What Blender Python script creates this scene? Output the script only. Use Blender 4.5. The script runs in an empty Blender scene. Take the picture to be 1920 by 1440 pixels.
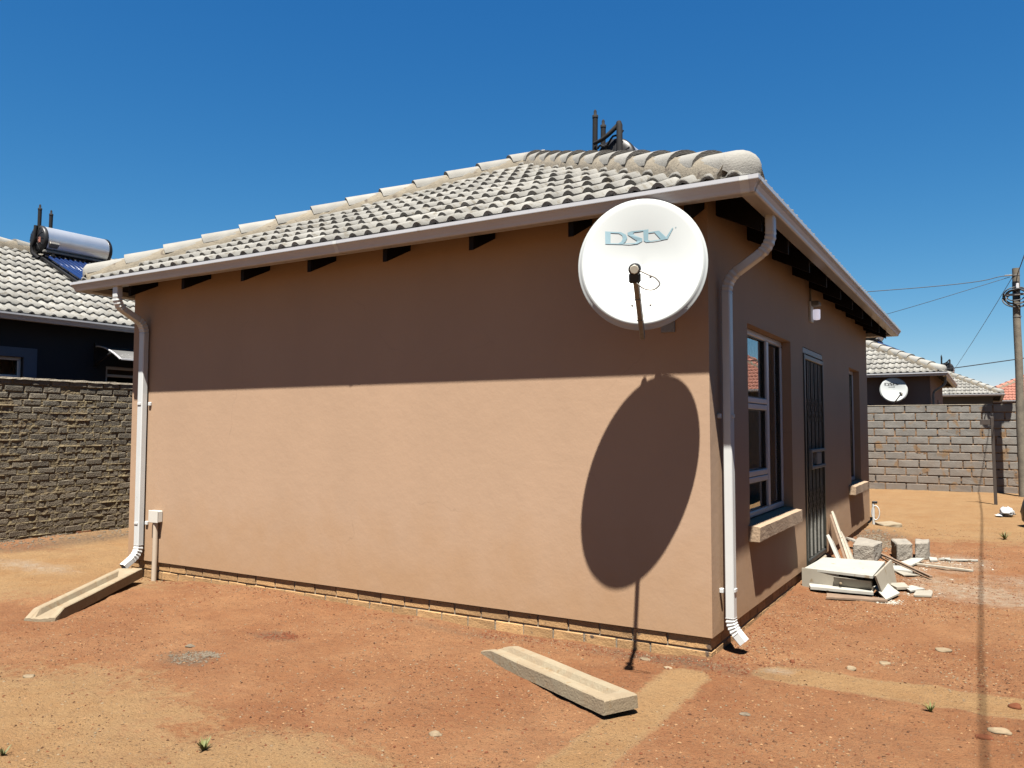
import bpy, bmesh, math, random
from mathutils import Vector, Matrix, noise

random.seed(7)
S = bpy.context.scene
COL = S.collection
V3 = Vector

# ------------------------------------------------------------------ camera
cd = bpy.data.cameras.new("camera")
cam = bpy.data.objects.new("camera", cd)
COL.objects.link(cam)
S.camera = cam
cd.sensor_width = 36.0
cd.lens = 1501.73 / 1920 * 36
cd.clip_start = 0.05
cd.clip_end = 3000
CAM = V3((1.4833, -4.8618, 1.2701))
_r, _u, _f = V3((.8587, .5124, .0015)), V3((.0271, -.0483, .9985)), V3((-.5117, .8574, .0553))
M = Matrix((( _r.x, _u.x, -_f.x), (_r.y, _u.y, -_f.y), (_r.z, _u.z, -_f.z)))
cam.rotation_euler = M.to_euler()
cam.location = CAM

# ------------------------------------------------------------------ light
SUN_D = V3((-.186, .397, -1.0))
sl = bpy.data.lights.new("sun", 'SUN')
sl.energy = 5.0
sl.angle = math.radians(.53)
sl.color = (1.0, .95, .87)
so = bpy.data.objects.new("sun", sl)
so.rotation_euler = SUN_D.to_track_quat('-Z', 'Y').to_euler()
so.location = (3, -8, 20)
COL.objects.link(so)

W = bpy.data.worlds.new("World")
S.world = W
W.use_nodes = True
wn = W.node_tree
wn.nodes.clear()
wo = wn.nodes.new('ShaderNodeOutputWorld')
wb = wn.nodes.new('ShaderNodeBackground')
ws = wn.nodes.new('ShaderNodeTexSky')
ws.sky_type = 'NISHITA'
ws.sun_disc = False
ws.sun_elevation = math.radians(66.3)
ws.sun_rotation = math.radians(154.9)
ws.altitude = 3000
ws.air_density = 1.0
ws.dust_density = 0.0
ws.ozone_density = 10.0
wb.inputs['Strength'].default_value = .05
# deeper blue overhead, paler towards the horizon, the same all round
sk = wn.nodes.new('ShaderNodeSeparateColor')
sc_ = wn.nodes.new('ShaderNodeCombineColor')
wn.links.new(ws.outputs[0], sk.inputs[0])
for i, (a_, p_) in enumerate(((.385, 1.75), (.68, .97), (1.22, .55))):
    pw = wn.nodes.new('ShaderNodeMath'); pw.operation = 'POWER'; pw.inputs[1].default_value = p_
    ml = wn.nodes.new('ShaderNodeMath'); ml.operation = 'MULTIPLY'; ml.inputs[1].default_value = a_
    wn.links.new(sk.outputs[i], pw.inputs[0]); wn.links.new(pw.outputs[0], ml.inputs[0]); wn.links.new(ml.outputs[0], sc_.inputs[i])
wn.links.new(sc_.outputs[0], wb.inputs[0])
wn.links.new(wb.outputs[0], wo.inputs[0])

S.view_settings.view_transform = 'Standard'
S.view_settings.look = 'None'
S.view_settings.exposure = 2.1
S.view_settings.gamma = 1.0
S.view_settings.use_curve_mapping = False
S.cycles.max_bounces = 8
S.cycles.caustics_reflective = False
S.cycles.caustics_refractive = False

# ------------------------------------------------------------------ materials
K = .76                                      # all base colours sit a little lower: the photo is exposed for the shade
def kk(c): return tuple(x * K for x in c)
def mat(name, col, rough=.7, metal=0.0, var=0.0, vscale=6.0, bump=0.0, bscale=40.0, col2=None,
        rand=0.0, spec=.5, detail=6.0, speck=None, speck_scale=60.0, speck_at=.62, coat=0.0):
    if metal < 1:
        col = kk(col); col2 = kk(col2) if col2 else None; speck = kk(speck) if speck else None
    m = bpy.data.materials.new(name)
    m.use_nodes = True
    n = m.node_tree.nodes
    L = m.node_tree.links
    b = n['Principled BSDF']
    b.inputs['Roughness'].default_value = rough
    b.inputs['Metallic'].default_value = metal
    b.inputs['Specular IOR Level'].default_value = spec
    b.inputs['Coat Weight'].default_value = coat
    tc = n.new('ShaderNodeTexCoord')
    geo = n.new('ShaderNodeNewGeometry')
    pos = geo.outputs['Position']
    out = None
    if var > 0 or col2:
        t = n.new('ShaderNodeTexNoise')
        t.inputs['Scale'].default_value = vscale
        t.inputs['Detail'].default_value = detail
        t.inputs['Roughness'].default_value = .62
        L.new(pos, t.inputs['Vector'])
        r = n.new('ShaderNodeMapRange')
        r.inputs[1].default_value = .3
        r.inputs[2].default_value = .7
        L.new(t.outputs[0], r.inputs[0])
        mx = n.new('ShaderNodeMix')
        mx.data_type = 'RGBA'
        c2 = col2 or tuple(c * (1 - var) for c in col)
        c1 = col if col2 else tuple(min(1, c * (1 + var)) for c in col)
        mx.inputs[6].default_value = (*c1, 1)
        mx.inputs[7].default_value = (*c2, 1)
        L.new(r.outputs[0], mx.inputs[0])
        out = mx.outputs[2]
    if speck:
        t = n.new('ShaderNodeTexNoise')
        t.inputs['Scale'].default_value = speck_scale
        t.inputs['Detail'].default_value = 3
        L.new(pos, t.inputs['Vector'])
        r = n.new('ShaderNodeMapRange')
        r.inputs[1].default_value = speck_at
        r.inputs[2].default_value = speck_at + .06
        L.new(t.outputs[0], r.inputs[0])
        mx = n.new('ShaderNodeMix')
        mx.data_type = 'RGBA'
        if out:
            L.new(out, mx.inputs[6])
        else:
            mx.inputs[6].default_value = (*col, 1)
        mx.inputs[7].default_value = (*speck, 1)
        L.new(r.outputs[0], mx.inputs[0])
        out = mx.outputs[2]
    if rand > 0:
        oi = n.new('ShaderNodeObjectInfo')
        r = n.new('ShaderNodeMapRange')
        r.inputs[3].default_value = 1 - rand
        r.inputs[4].default_value = 1 + rand
        L.new(oi.outputs['Random'], r.inputs[0])
        hs = n.new('ShaderNodeHueSaturation')
        L.new(r.outputs[0], hs.inputs['Value'])
        if out:
            L.new(out, hs.inputs['Color'])
        else:
            hs.inputs['Color'].default_value = (*col, 1)
        out = hs.outputs[0]
    if out:
        L.new(out, b.inputs['Base Color'])
    else:
        b.inputs['Base Color'].default_value = (*col, 1)
    if bump > 0:
        t = n.new('ShaderNodeTexNoise')
        t.inputs['Scale'].default_value = bscale
        t.inputs['Detail'].default_value = 5
        L.new(pos, t.inputs['Vector'])
        bm = n.new('ShaderNodeBump')
        bm.inputs['Strength'].default_value = 1.0
        bm.inputs['Distance'].default_value = bump
        L.new(t.outputs[0], bm.inputs['Height'])
        L.new(bm.outputs[0], b.inputs['Normal'])
    return m

def wall_paint(name, col, low):
    """painted plaster: soft mottling, trowel relief, dust splash near the ground, hairline stains"""
    m = mat(name, col, rough=.75, spec=.25)
    col, low = kk(col), kk(low)
    n = m.node_tree.nodes
    L = m.node_tree.links
    b = n['Principled BSDF']
    geo = n.new('ShaderNodeNewGeometry')
    t = n.new('ShaderNodeTexNoise'); t.inputs['Scale'].default_value = 1.3; t.inputs['Detail'].default_value = 7; t.inputs['Roughness'].default_value = .6
    L.new(geo.outputs['Position'], t.inputs['Vector'])
    mp = n.new('ShaderNodeMapping'); mp.inputs['Scale'].default_value = (2.2, 2.2, 1.1)
    L.new(geo.outputs['Position'], mp.inputs['Vector'])
    t2 = n.new('ShaderNodeTexNoise'); t2.inputs['Scale'].default_value = 1.0; t2.inputs['Detail'].default_value = 6
    L.new(mp.outputs[0], t2.inputs['Vector'])
    ad = n.new('ShaderNodeMath'); ad.operation = 'ADD'
    L.new(t.outputs[0], ad.inputs[0]); L.new(t2.outputs[0], ad.inputs[1])
    r = n.new('ShaderNodeMapRange'); r.inputs[1].default_value = .7; r.inputs[2].default_value = 1.3
    r.inputs[3].default_value = .955; r.inputs[4].default_value = 1.035
    L.new(ad.outputs[0], r.inputs[0])
    hs = n.new('ShaderNodeHueSaturation'); hs.inputs['Color'].default_value = (*col, 1)
    L.new(r.outputs[0], hs.inputs['Value'])
    sx = n.new('ShaderNodeSeparateXYZ'); L.new(geo.outputs['Position'], sx.inputs[0])
    t3 = n.new('ShaderNodeTexNoise'); t3.inputs['Scale'].default_value = 4; t3.inputs['Detail'].default_value = 6
    L.new(geo.outputs['Position'], t3.inputs['Vector'])
    mm = n.new('ShaderNodeMath'); mm.operation = 'MULTIPLY_ADD'; mm.inputs[1].default_value = -.9
    L.new(t3.outputs[0], mm.inputs[0]); L.new(sx.outputs[2], mm.inputs[2])
    r3 = n.new('ShaderNodeMapRange'); r3.inputs[1].default_value = .25; r3.inputs[2].default_value = -.45
    r3.inputs[3].default_value = 0; r3.inputs[4].default_value = .8
    L.new(mm.outputs[0], r3.inputs[0])
    mx = n.new('ShaderNodeMix'); mx.data_type = 'RGBA'; mx.inputs[7].default_value = (*low, 1)
    L.new(r3.outputs[0], mx.inputs[0]); L.new(hs.outputs[0], mx.inputs[6])
    # faint scuffs
    t4 = n.new('ShaderNodeTexNoise'); t4.inputs['Scale'].default_value = 9; t4.inputs['Detail'].default_value = 8; t4.inputs['Distortion'].default_value = 2.5
    L.new(geo.outputs['Position'], t4.inputs['Vector'])
    r4 = n.new('ShaderNodeMapRange'); r4.inputs[1].default_value = .66; r4.inputs[2].default_value = .78; r4.inputs[4].default_value = .12
    L.new(t4.outputs[0], r4.inputs[0])
    mx2 = n.new('ShaderNodeMix'); mx2.data_type = 'RGBA'; mx2.inputs[7].default_value = (*[c * .72 for c in col], 1)
    L.new(r4.outputs[0], mx2.inputs[0]); L.new(mx.outputs[2], mx2.inputs[6])
    vc = n.new('ShaderNodeTexVoronoi'); vc.feature = 'DISTANCE_TO_EDGE'; vc.inputs['Scale'].default_value = .75
    wq = n.new('ShaderNodeTexNoise'); wq.inputs['Scale'].default_value = 3.0; wq.inputs['Detail'].default_value = 6
    L.new(geo.outputs['Position'], wq.inputs['Vector'])
    wa = n.new('ShaderNodeVectorMath'); wa.operation = 'MULTIPLY_ADD'; wa.inputs[1].default_value = (.35, .35, .35)
    L.new(wq.outputs['Color'], wa.inputs[0]); L.new(geo.outputs['Position'], wa.inputs[2]); L.new(wa.outputs[0], vc.inputs['Vector'])
    rc = n.new('ShaderNodeMapRange'); rc.inputs[1].default_value = .0035; rc.inputs[2].default_value = .0; rc.inputs[4].default_value = .22
    L.new(vc.outputs['Distance'], rc.inputs[0])
    rk = n.new('ShaderNodeMapRange'); rk.inputs[1].default_value = .52; rk.inputs[2].default_value = .6
    L.new(t.outputs[0], rk.inputs[0])
    mk = n.new('ShaderNodeMath'); mk.operation = 'MULTIPLY'; L.new(rc.outputs[0], mk.inputs[0]); L.new(rk.outputs[0], mk.inputs[1])
    mx3 = n.new('ShaderNodeMix'); mx3.data_type = 'RGBA'; mx3.inputs[7].default_value = (*[c * .45 for c in col], 1)
    L.new(mk.outputs[0], mx3.inputs[0]); L.new(mx2.outputs[2], mx3.inputs[6])
    L.new(mx3.outputs[2], b.inputs['Base Color'])
    tb = n.new('ShaderNodeTexNoise'); tb.inputs['Scale'].default_value = 7; tb.inputs['Detail'].default_value = 9; tb.inputs['Roughness'].default_value = .65
    L.new(geo.outputs['Position'], tb.inputs['Vector'])
    bm = n.new('ShaderNodeBump'); bm.inputs['Distance'].default_value = .0035; bm.inputs['Strength'].default_value = .8
    L.new(tb.outputs[0], bm.inputs['Height']); L.new(bm.outputs[0], b.inputs['Normal'])
    return m

def ground_mat():
    m = bpy.data.materials.new("soil")
    m.use_nodes = True
    n = m.node_tree.nodes
    L = m.node_tree.links
    b = n['Principled BSDF']
    b.inputs['Roughness'].default_value = .95
    b.inputs['Specular IOR Level'].default_value = .15
    geo = n.new('ShaderNodeNewGeometry')
    pos = geo.outputs['Position']
    def noi(scale, detail=6, rough=.6, dist=0.0):
        t = n.new('ShaderNodeTexNoise')
        t.inputs['Scale'].default_value = scale
        t.inputs['Detail'].default_value = detail
        t.inputs['Roughness'].default_value = rough
        t.inputs['Distortion'].default_value = dist
        L.new(pos, t.inputs['Vector'])
        return t.outputs[0]
    def rng(s, a, c, lo=0.0, hi=1.0):
        r = n.new('ShaderNodeMapRange')
        r.inputs[1].default_value = a; r.inputs[2].default_value = c
        r.inputs[3].default_value = lo; r.inputs[4].default_value = hi
        L.new(s, r.inputs[0])
        return r.outputs[0]
    def mix(f, a, c):
        x = n.new('ShaderNodeMix'); x.data_type = 'RGBA'
        L.new(f, x.inputs[0])
        for i, v in ((6, a), (7, c)):
            if isinstance(v, tuple): x.inputs[i].default_value = (*kk(v), 1)
            else: L.new(v, x.inputs[i])
        return x.outputs[2]
    def math_(op, a, c):
        x = n.new('ShaderNodeMath'); x.operation = op
        for i, v in ((0, a), (1, c)):
            if isinstance(v, (int, float)): x.inputs[i].default_value = v
            else: L.new(v, x.inputs[i])
        return x.outputs[0]
    att = n.new('ShaderNodeAttribute'); att.attribute_name = 'soil_mix'
    sep = n.new('ShaderNodeSeparateColor'); L.new(att.outputs['Color'], sep.inputs[0])
    red = mix(rng(noi(.8, 8, .66), .40, .60), SOIL_A, SOIL_B)
    red = mix(rng(noi(5, 8, .7), .42, .72, 0, .6), red, SOIL_DARK)
    edge = math_('ADD', math_('MULTIPLY', noi(4.5, 8, .72), .6), math_('MULTIPLY', noi(24, 6, .7), .4))
    def masked(ch, soft=.22):
        s = math_('ADD', sep.outputs[ch], math_('MULTIPLY', math_('SUBTRACT', edge, .5), 1.5))
        return rng(s, .5 - soft, .5 + soft)
    c = mix(masked(0, .13), red, mix(rng(noi(3, 6), .35, .7), SAND_A, SAND_B))
    rim = math_('MULTIPLY', masked(0, .10), math_('SUBTRACT', 1.0, masked(0, .30)))
    c = mix(math_('MULTIPLY', rim, .9), c, (.21, .145, .075))
    c = mix(math_('MULTIPLY', masked(1, .2), rng(noi(14, 6, .7), .3, .62)), c, POWDER)
    c = mix(math_('MULTIPLY', masked(2, .3), rng(noi(40, 4), .35, .6, .3, 1)), c, (.075, .052, .034))
    # grit: pale chips and dark crumbs of several sizes, thinning out in the sand
    lumps = None
    thin = rng(sep.outputs[0], .3, 1.0, 1.0, .35)
    for sc, rad, pale, dark, amt in ((30, .20, .16, .20, .9), (58, .26, .22, .28, .9), (115, .32, .22, .32, .8)):
        v = n.new('ShaderNodeTexVoronoi'); v.inputs['Scale'].default_value = sc; v.inputs['Randomness'].default_value = 1.0
        wv = n.new('ShaderNodeVectorMath'); wv.operation = 'MULTIPLY_ADD'; wv.inputs[1].default_value = (.016, .016, .016)
        wn_ = n.new('ShaderNodeTexNoise'); wn_.inputs['Scale'].default_value = sc * 1.7; L.new(pos, wn_.inputs['Vector'])
        L.new(wn_.outputs['Color'], wv.inputs[0]); L.new(pos, wv.inputs[2]); L.new(wv.outputs[0], v.inputs['Vector'])
        sp = n.new('ShaderNodeSeparateColor'); L.new(v.outputs['Color'], sp.inputs[0])
        size = rng(sp.outputs[1], 0, 1, rad * .35, rad * 1.15)
        inside = rng(math_('SUBTRACT', size, v.outputs['Distance']), -.04, .05)
        patch = rng(noi(2.3, 6, .65), .34, .60, .30, 1.0)
        k_p = math_('MULTIPLY', inside, math_('MULTIPLY', rng(sp.outputs[0], pale * 1.02, pale * .98), patch))
        k_d = math_('MULTIPLY', inside, math_('MULTIPLY', rng(sp.outputs[0], 1 - dark * 1.02, 1 - dark * .98), patch))
        c = mix(math_('MULTIPLY', k_p, amt), c, mix(sp.outputs[2], (.185, .115, .065), (.27, .215, .15)))
        c = mix(math_('MULTIPLY', math_('MULTIPLY', k_d, amt), thin), c, mix(sp.outputs[2], (.055, .022, .010), (.095, .045, .02)))
        both = math_('MULTIPLY', math_('ADD', k_p, k_d), .9 / sc)
        lumps = both if lumps is None else math_('ADD', lumps, both)
    c = mix(rng(noi(150, 3, .7), .32, .7, 0, .32), c, (.072, .03, .012))
    c = mix(rng(noi(23, 5, .7), .5, .75, 0, .30), c, (.205, .125, .062))
    L.new(c, b.inputs['Base Color'])
    h = math_('ADD', math_('MULTIPLY', noi(18, 9, .70), .026), math_('MULTIPLY', noi(95, 4, .6), .012))
    h = math_('ADD', h, math_('MULTIPLY', lumps, .45))
    bm = n.new('ShaderNodeBump'); bm.inputs['Strength'].default_value = 1.0; bm.inputs['Distance'].default_value = 1.0
    L.new(h, bm.inputs['Height']); L.new(bm.outputs[0], b.inputs['Normal'])
    return m

SOIL_A = (.204, .102, .047)
SOIL_B = (.158, .066, .027)
SOIL_DARK = (.128, .053, .024)
SAND_A = (.215, .133, .062)
SAND_B = (.188, .104, .044)
POWDER = (.235, .190, .140)

MT = dict(
    wall=wall_paint("beige_plaster", (.300, .202, .132), (.275, .168, .092)),
    wall_brown=wall_paint("brown_plaster", (.13, .09, .075), (.14, .09, .06)),
    wall_navy=wall_paint("navy_plaster", (.010, .014, .021), (.02, .02, .024)),
    wall_grey=wall_paint("grey_plaster", (0.075, 0.072, 0.064), (0.075, 0.064, 0.046)),
    surround=mat("blue_grey_paint", (0.043, 0.067, 0.110), .7, var=.1),
    tile=mat("concrete_tile", (.182, .178, .164), .85, var=.13, vscale=5, bump=.003, bscale=120, rand=.17, spec=.15, speck=(0.135, 0.125, 0.105), speck_scale=15, speck_at=.57),
    cap=mat("cap_concrete", (.185, .180, .164), .85, var=.10, vscale=7, bump=.003, bscale=90, rand=.12, spec=.15),
    cap_red=mat("cap_red", (.25, .105, .075), .8, var=.1, vscale=5, spec=.2),
    tile_red=mat("red_tile", (.25, .105, .075), .8, var=.12, vscale=4, rand=.1, spec=.2),
    mortar_cap=mat("cap_mortar", (0.139, 0.119, 0.087), .95, var=.2, vscale=9, bump=.006, bscale=60, speck=(0.075, 0.058, 0.041), speck_scale=14, speck_at=.62),
    gutter=mat("white_aluminium", (.345, .35, .365), .32, var=.03, spec=.5, speck=(0.261, 0.244, 0.220), speck_scale=9, speck_at=.72),
    pipe=mat("white_downpipe", (.42, .43, .425), .35, var=.03, speck=(0.290, 0.278, 0.261), speck_scale=12, speck_at=.73),
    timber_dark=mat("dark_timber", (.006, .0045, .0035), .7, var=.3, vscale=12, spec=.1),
    brick=mat("plinth_brick", (.270, .155, .062), .85, rand=.22, bump=.004, bscale=90, var=.16, vscale=14, speck=(0.058, 0.035, 0.020), speck_scale=16, speck_at=.66),
    mortar=mat("grey_mortar", (0.174, 0.142, 0.101), .95, var=.2, vscale=20, bump=.006, bscale=60),
    stock=mat("cement_stock_brick", (.098, .084, .060), .92, rand=.28, var=.2, vscale=18, bump=.010, bscale=70, speck=(0.043, 0.038, 0.032), speck_scale=34, speck_at=.60),
    stock_red=mat("orange_brick", (0.174, 0.067, 0.023), .9, var=.2, vscale=18, bump=.008, bscale=70),
    mortar_sand=mat("khaki_mortar", (.150, .118, .060), .97, col2=(0.087, 0.061, 0.032), vscale=6, bump=.014, bscale=45),
    block=mat("grey_block", (.128, .122, .110), .92, rand=.06, var=.18, vscale=7, bump=.006, bscale=70, speck=(0.145, 0.090, 0.043), speck_scale=3.2, speck_at=.60),
    mortar_orange=mat("orange_mortar", (0.174, 0.101, 0.049), .97, col2=(0.110, 0.064, 0.032), vscale=5, bump=.012, bscale=40, speck=(0.012, 0.008, 0.005), speck_scale=11, speck_at=.55),
    coping=mat("pale_cement", (0.209, 0.180, 0.136), .95, var=.2, vscale=12, bump=.008, bscale=50),
    upvc=mat("white_upvc", (.42,.42,.43), .35, spec=.5),
    curtain=mat("pale_curtain", (.21,.22,.22), .9, var=.12, vscale=9),
    room=mat("room_dark", (.03, .028, .025), .9),
    sill=mat("sill_concrete", (.235, .165, .105), .85, var=.12, vscale=8, bump=.005, bscale=50),
    gate=mat("black_gate_paint", (.018, .019, .016), .4, var=.3, vscale=20),
    grime=mat("grey_steel", (.14, .135, .12), .6, var=.25, vscale=16),
    lintel=mat("pale_frame", (0.244, 0.261, 0.249), .5),
    door=mat("dark_door", (.012, .009, .007), .5),
    dish=mat("dish_white", (.31, .325, .32), .42, spec=.4),
    dish_edge=mat("dish_rim", (0.383, 0.389, 0.383), .4),
    print_blue=mat("print_blue", (.13, .215, .25), .5),
    print_black=mat("print_black", (.02, .02, .02), .5),
    galv=mat("galvanised", (0.191, 0.180, 0.162), .45, metal=.5, var=.2, vscale=30),
    black=mat("black_plastic", (.012, .012, .013), .42, var=.2, vscale=14, spec=.25),
    black_matt=mat("black_foam", (.012, .012, .013), .8, var=.2, vscale=25, spec=.12),
    lnb_face=mat("lnb_face", (0.319, 0.290, 0.232), .5),
    cable_white=mat("white_cable", (0.360, 0.360, 0.348), .5),
    steel=mat("brushed_steel", (.58, .60, .61), .44, metal=1.0, var=.06, vscale=4),
    tube=mat("blue_tube", (.010, .022, .075), .06, spec=.8, coat=.6),
    trough=mat("cast_concrete", (.185, .150, .096), .88, var=.10, vscale=5, bump=.0035, bscale=90, speck=(0.168, 0.122, 0.067), speck_scale=18, speck_at=.60),
    conduit=mat("cream_pvc", (0.348, 0.284, 0.215), .5, var=.06, vscale=9),
    boxwhite=mat("white_pvc_box", (0.429, 0.412, 0.371), .45, var=.04),
    melamine=mat("dirty_white_board", (.27, .265, .235), .55, var=.07, vscale=5, speck=(0.174, 0.139, 0.093), speck_scale=13, speck_at=.66),
    melamine2=mat("cream_board", (.225, .205, .165), .55, var=.08, vscale=6, speck=(0.157, 0.122, 0.075), speck_scale=11, speck_at=.66),
    board_core=mat("chipboard_core", (0.116, 0.087, 0.052), .9, var=.25, vscale=40),
    plank=mat("grey_plank", (0.244, 0.217, 0.171), .8, var=.2, vscale=22, speck=(0.093, 0.070, 0.046), speck_scale=24, speck_at=.66),
    plank_brown=mat("brown_plank", (0.133, 0.087, 0.055), .8, var=.2, vscale=22),
    rubble=mat("cement_rubble", (0.174, 0.157, 0.131), .95, var=.18, vscale=12, bump=.010, bscale=60),
    pole=mat("weathered_pole", (0.099, 0.084, 0.061), .85, var=.3, vscale=9, bump=.004, bscale=60),
    post=mat("rusty_post", (0.026, 0.016, 0.010), .7, var=.3, vscale=15),
    wire=mat("wire", (.012, .012, .014), .6),
    weed=mat("weed_green", (.080, .088, .020), .7, rand=.25),
    bag=mat("bin_liner", (.010, .010, .011), .35),
    paper=mat("white_litter", (.32,.32,.32), .7),
    stone_pale=mat("quartz_chip", (.155, .118, .076), .8, rand=.2, var=.25, vscale=30, spec=.08),
    stone_dark=mat("dark_crumb", (0.049, 0.023, 0.013), .9, var=.3, vscale=30, spec=.08),
    stone_grey=mat("grey_chip", (.105, .085, .062), .9, var=.3, vscale=30, spec=.08),
    stone_tan=mat("tan_chip", (.20, .115, .058), .9, var=.25, vscale=30, spec=.08),
    stone_red=mat("brick_chip", (0.099, 0.035, 0.017), .9, var=.25, vscale=30, spec=.08),
    canopy=mat("grey_canopy", (0.058, 0.058, 0.058), .4),
)

def glass_mat():
    m = bpy.data.materials.new("window_glass")
    m.use_nodes = True
    b = m.node_tree.nodes['Principled BSDF']
    b.inputs['Base Color'].default_value = (.86, .9, .92, 1)
    b.inputs['Roughness'].default_value = 0.0
    b.inputs['Transmission Weight'].default_value = 1.0
    b.inputs['IOR'].default_value = 1.5
    return m
MT['glass'] = glass_mat()

def dusty(m, col, z0, z1, amount, scale=4.0):
    """soil dust clinging to the lower part of a wall, broken up by noise"""
    n = m.node_tree.nodes; L = m.node_tree.links
    b = n['Principled BSDF']
    src = b.inputs['Base Color'].links[0].from_socket
    geo = n.new('ShaderNodeNewGeometry'); sx = n.new('ShaderNodeSeparateXYZ'); L.new(geo.outputs['Position'], sx.inputs[0])
    t = n.new('ShaderNodeTexNoise'); t.inputs['Scale'].default_value = scale; t.inputs['Detail'].default_value = 7; t.inputs['Roughness'].default_value = .65
    L.new(geo.outputs['Position'], t.inputs['Vector'])
    ma = n.new('ShaderNodeMath'); ma.operation = 'MULTIPLY_ADD'; ma.inputs[1].default_value = -2.4
    L.new(t.outputs[0], ma.inputs[0]); L.new(sx.outputs[2], ma.inputs[2])
    r = n.new('ShaderNodeMapRange'); r.inputs[1].default_value = z1 - 1.2; r.inputs[2].default_value = z0 - 1.2; r.inputs[4].default_value = amount
    L.new(ma.outputs[0], r.inputs[0])
    x = n.new('ShaderNodeMix'); x.data_type = 'RGBA'; x.inputs[7].default_value = (*kk(col), 1)
    L.new(r.outputs[0], x.inputs[0]); L.new(src, x.inputs[6]); L.new(x.outputs[2], b.inputs['Base Color'])
dusty(MT['block'], (.150, .098, .060), -.3, 1.3, .5)
dusty(MT['stock'], (.115, .075, .038), -.2, 1.3, .45, 6)
dusty(MT['trough'], (.15, .085, .04), -.14, .02, .22, 7)

def lamp_mat():
    m = mat("lamp_tube", (.8, .8, .85), .3)
    b = m.node_tree.nodes['Principled BSDF']
    b.inputs['Emission Color'].default_value = (.86, .84, 1, 1)
    b.inputs['Emission Strength'].default_value = .12
    return m
MT['lamp'] = lamp_mat()
MT['soil'] = ground_mat()

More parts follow.
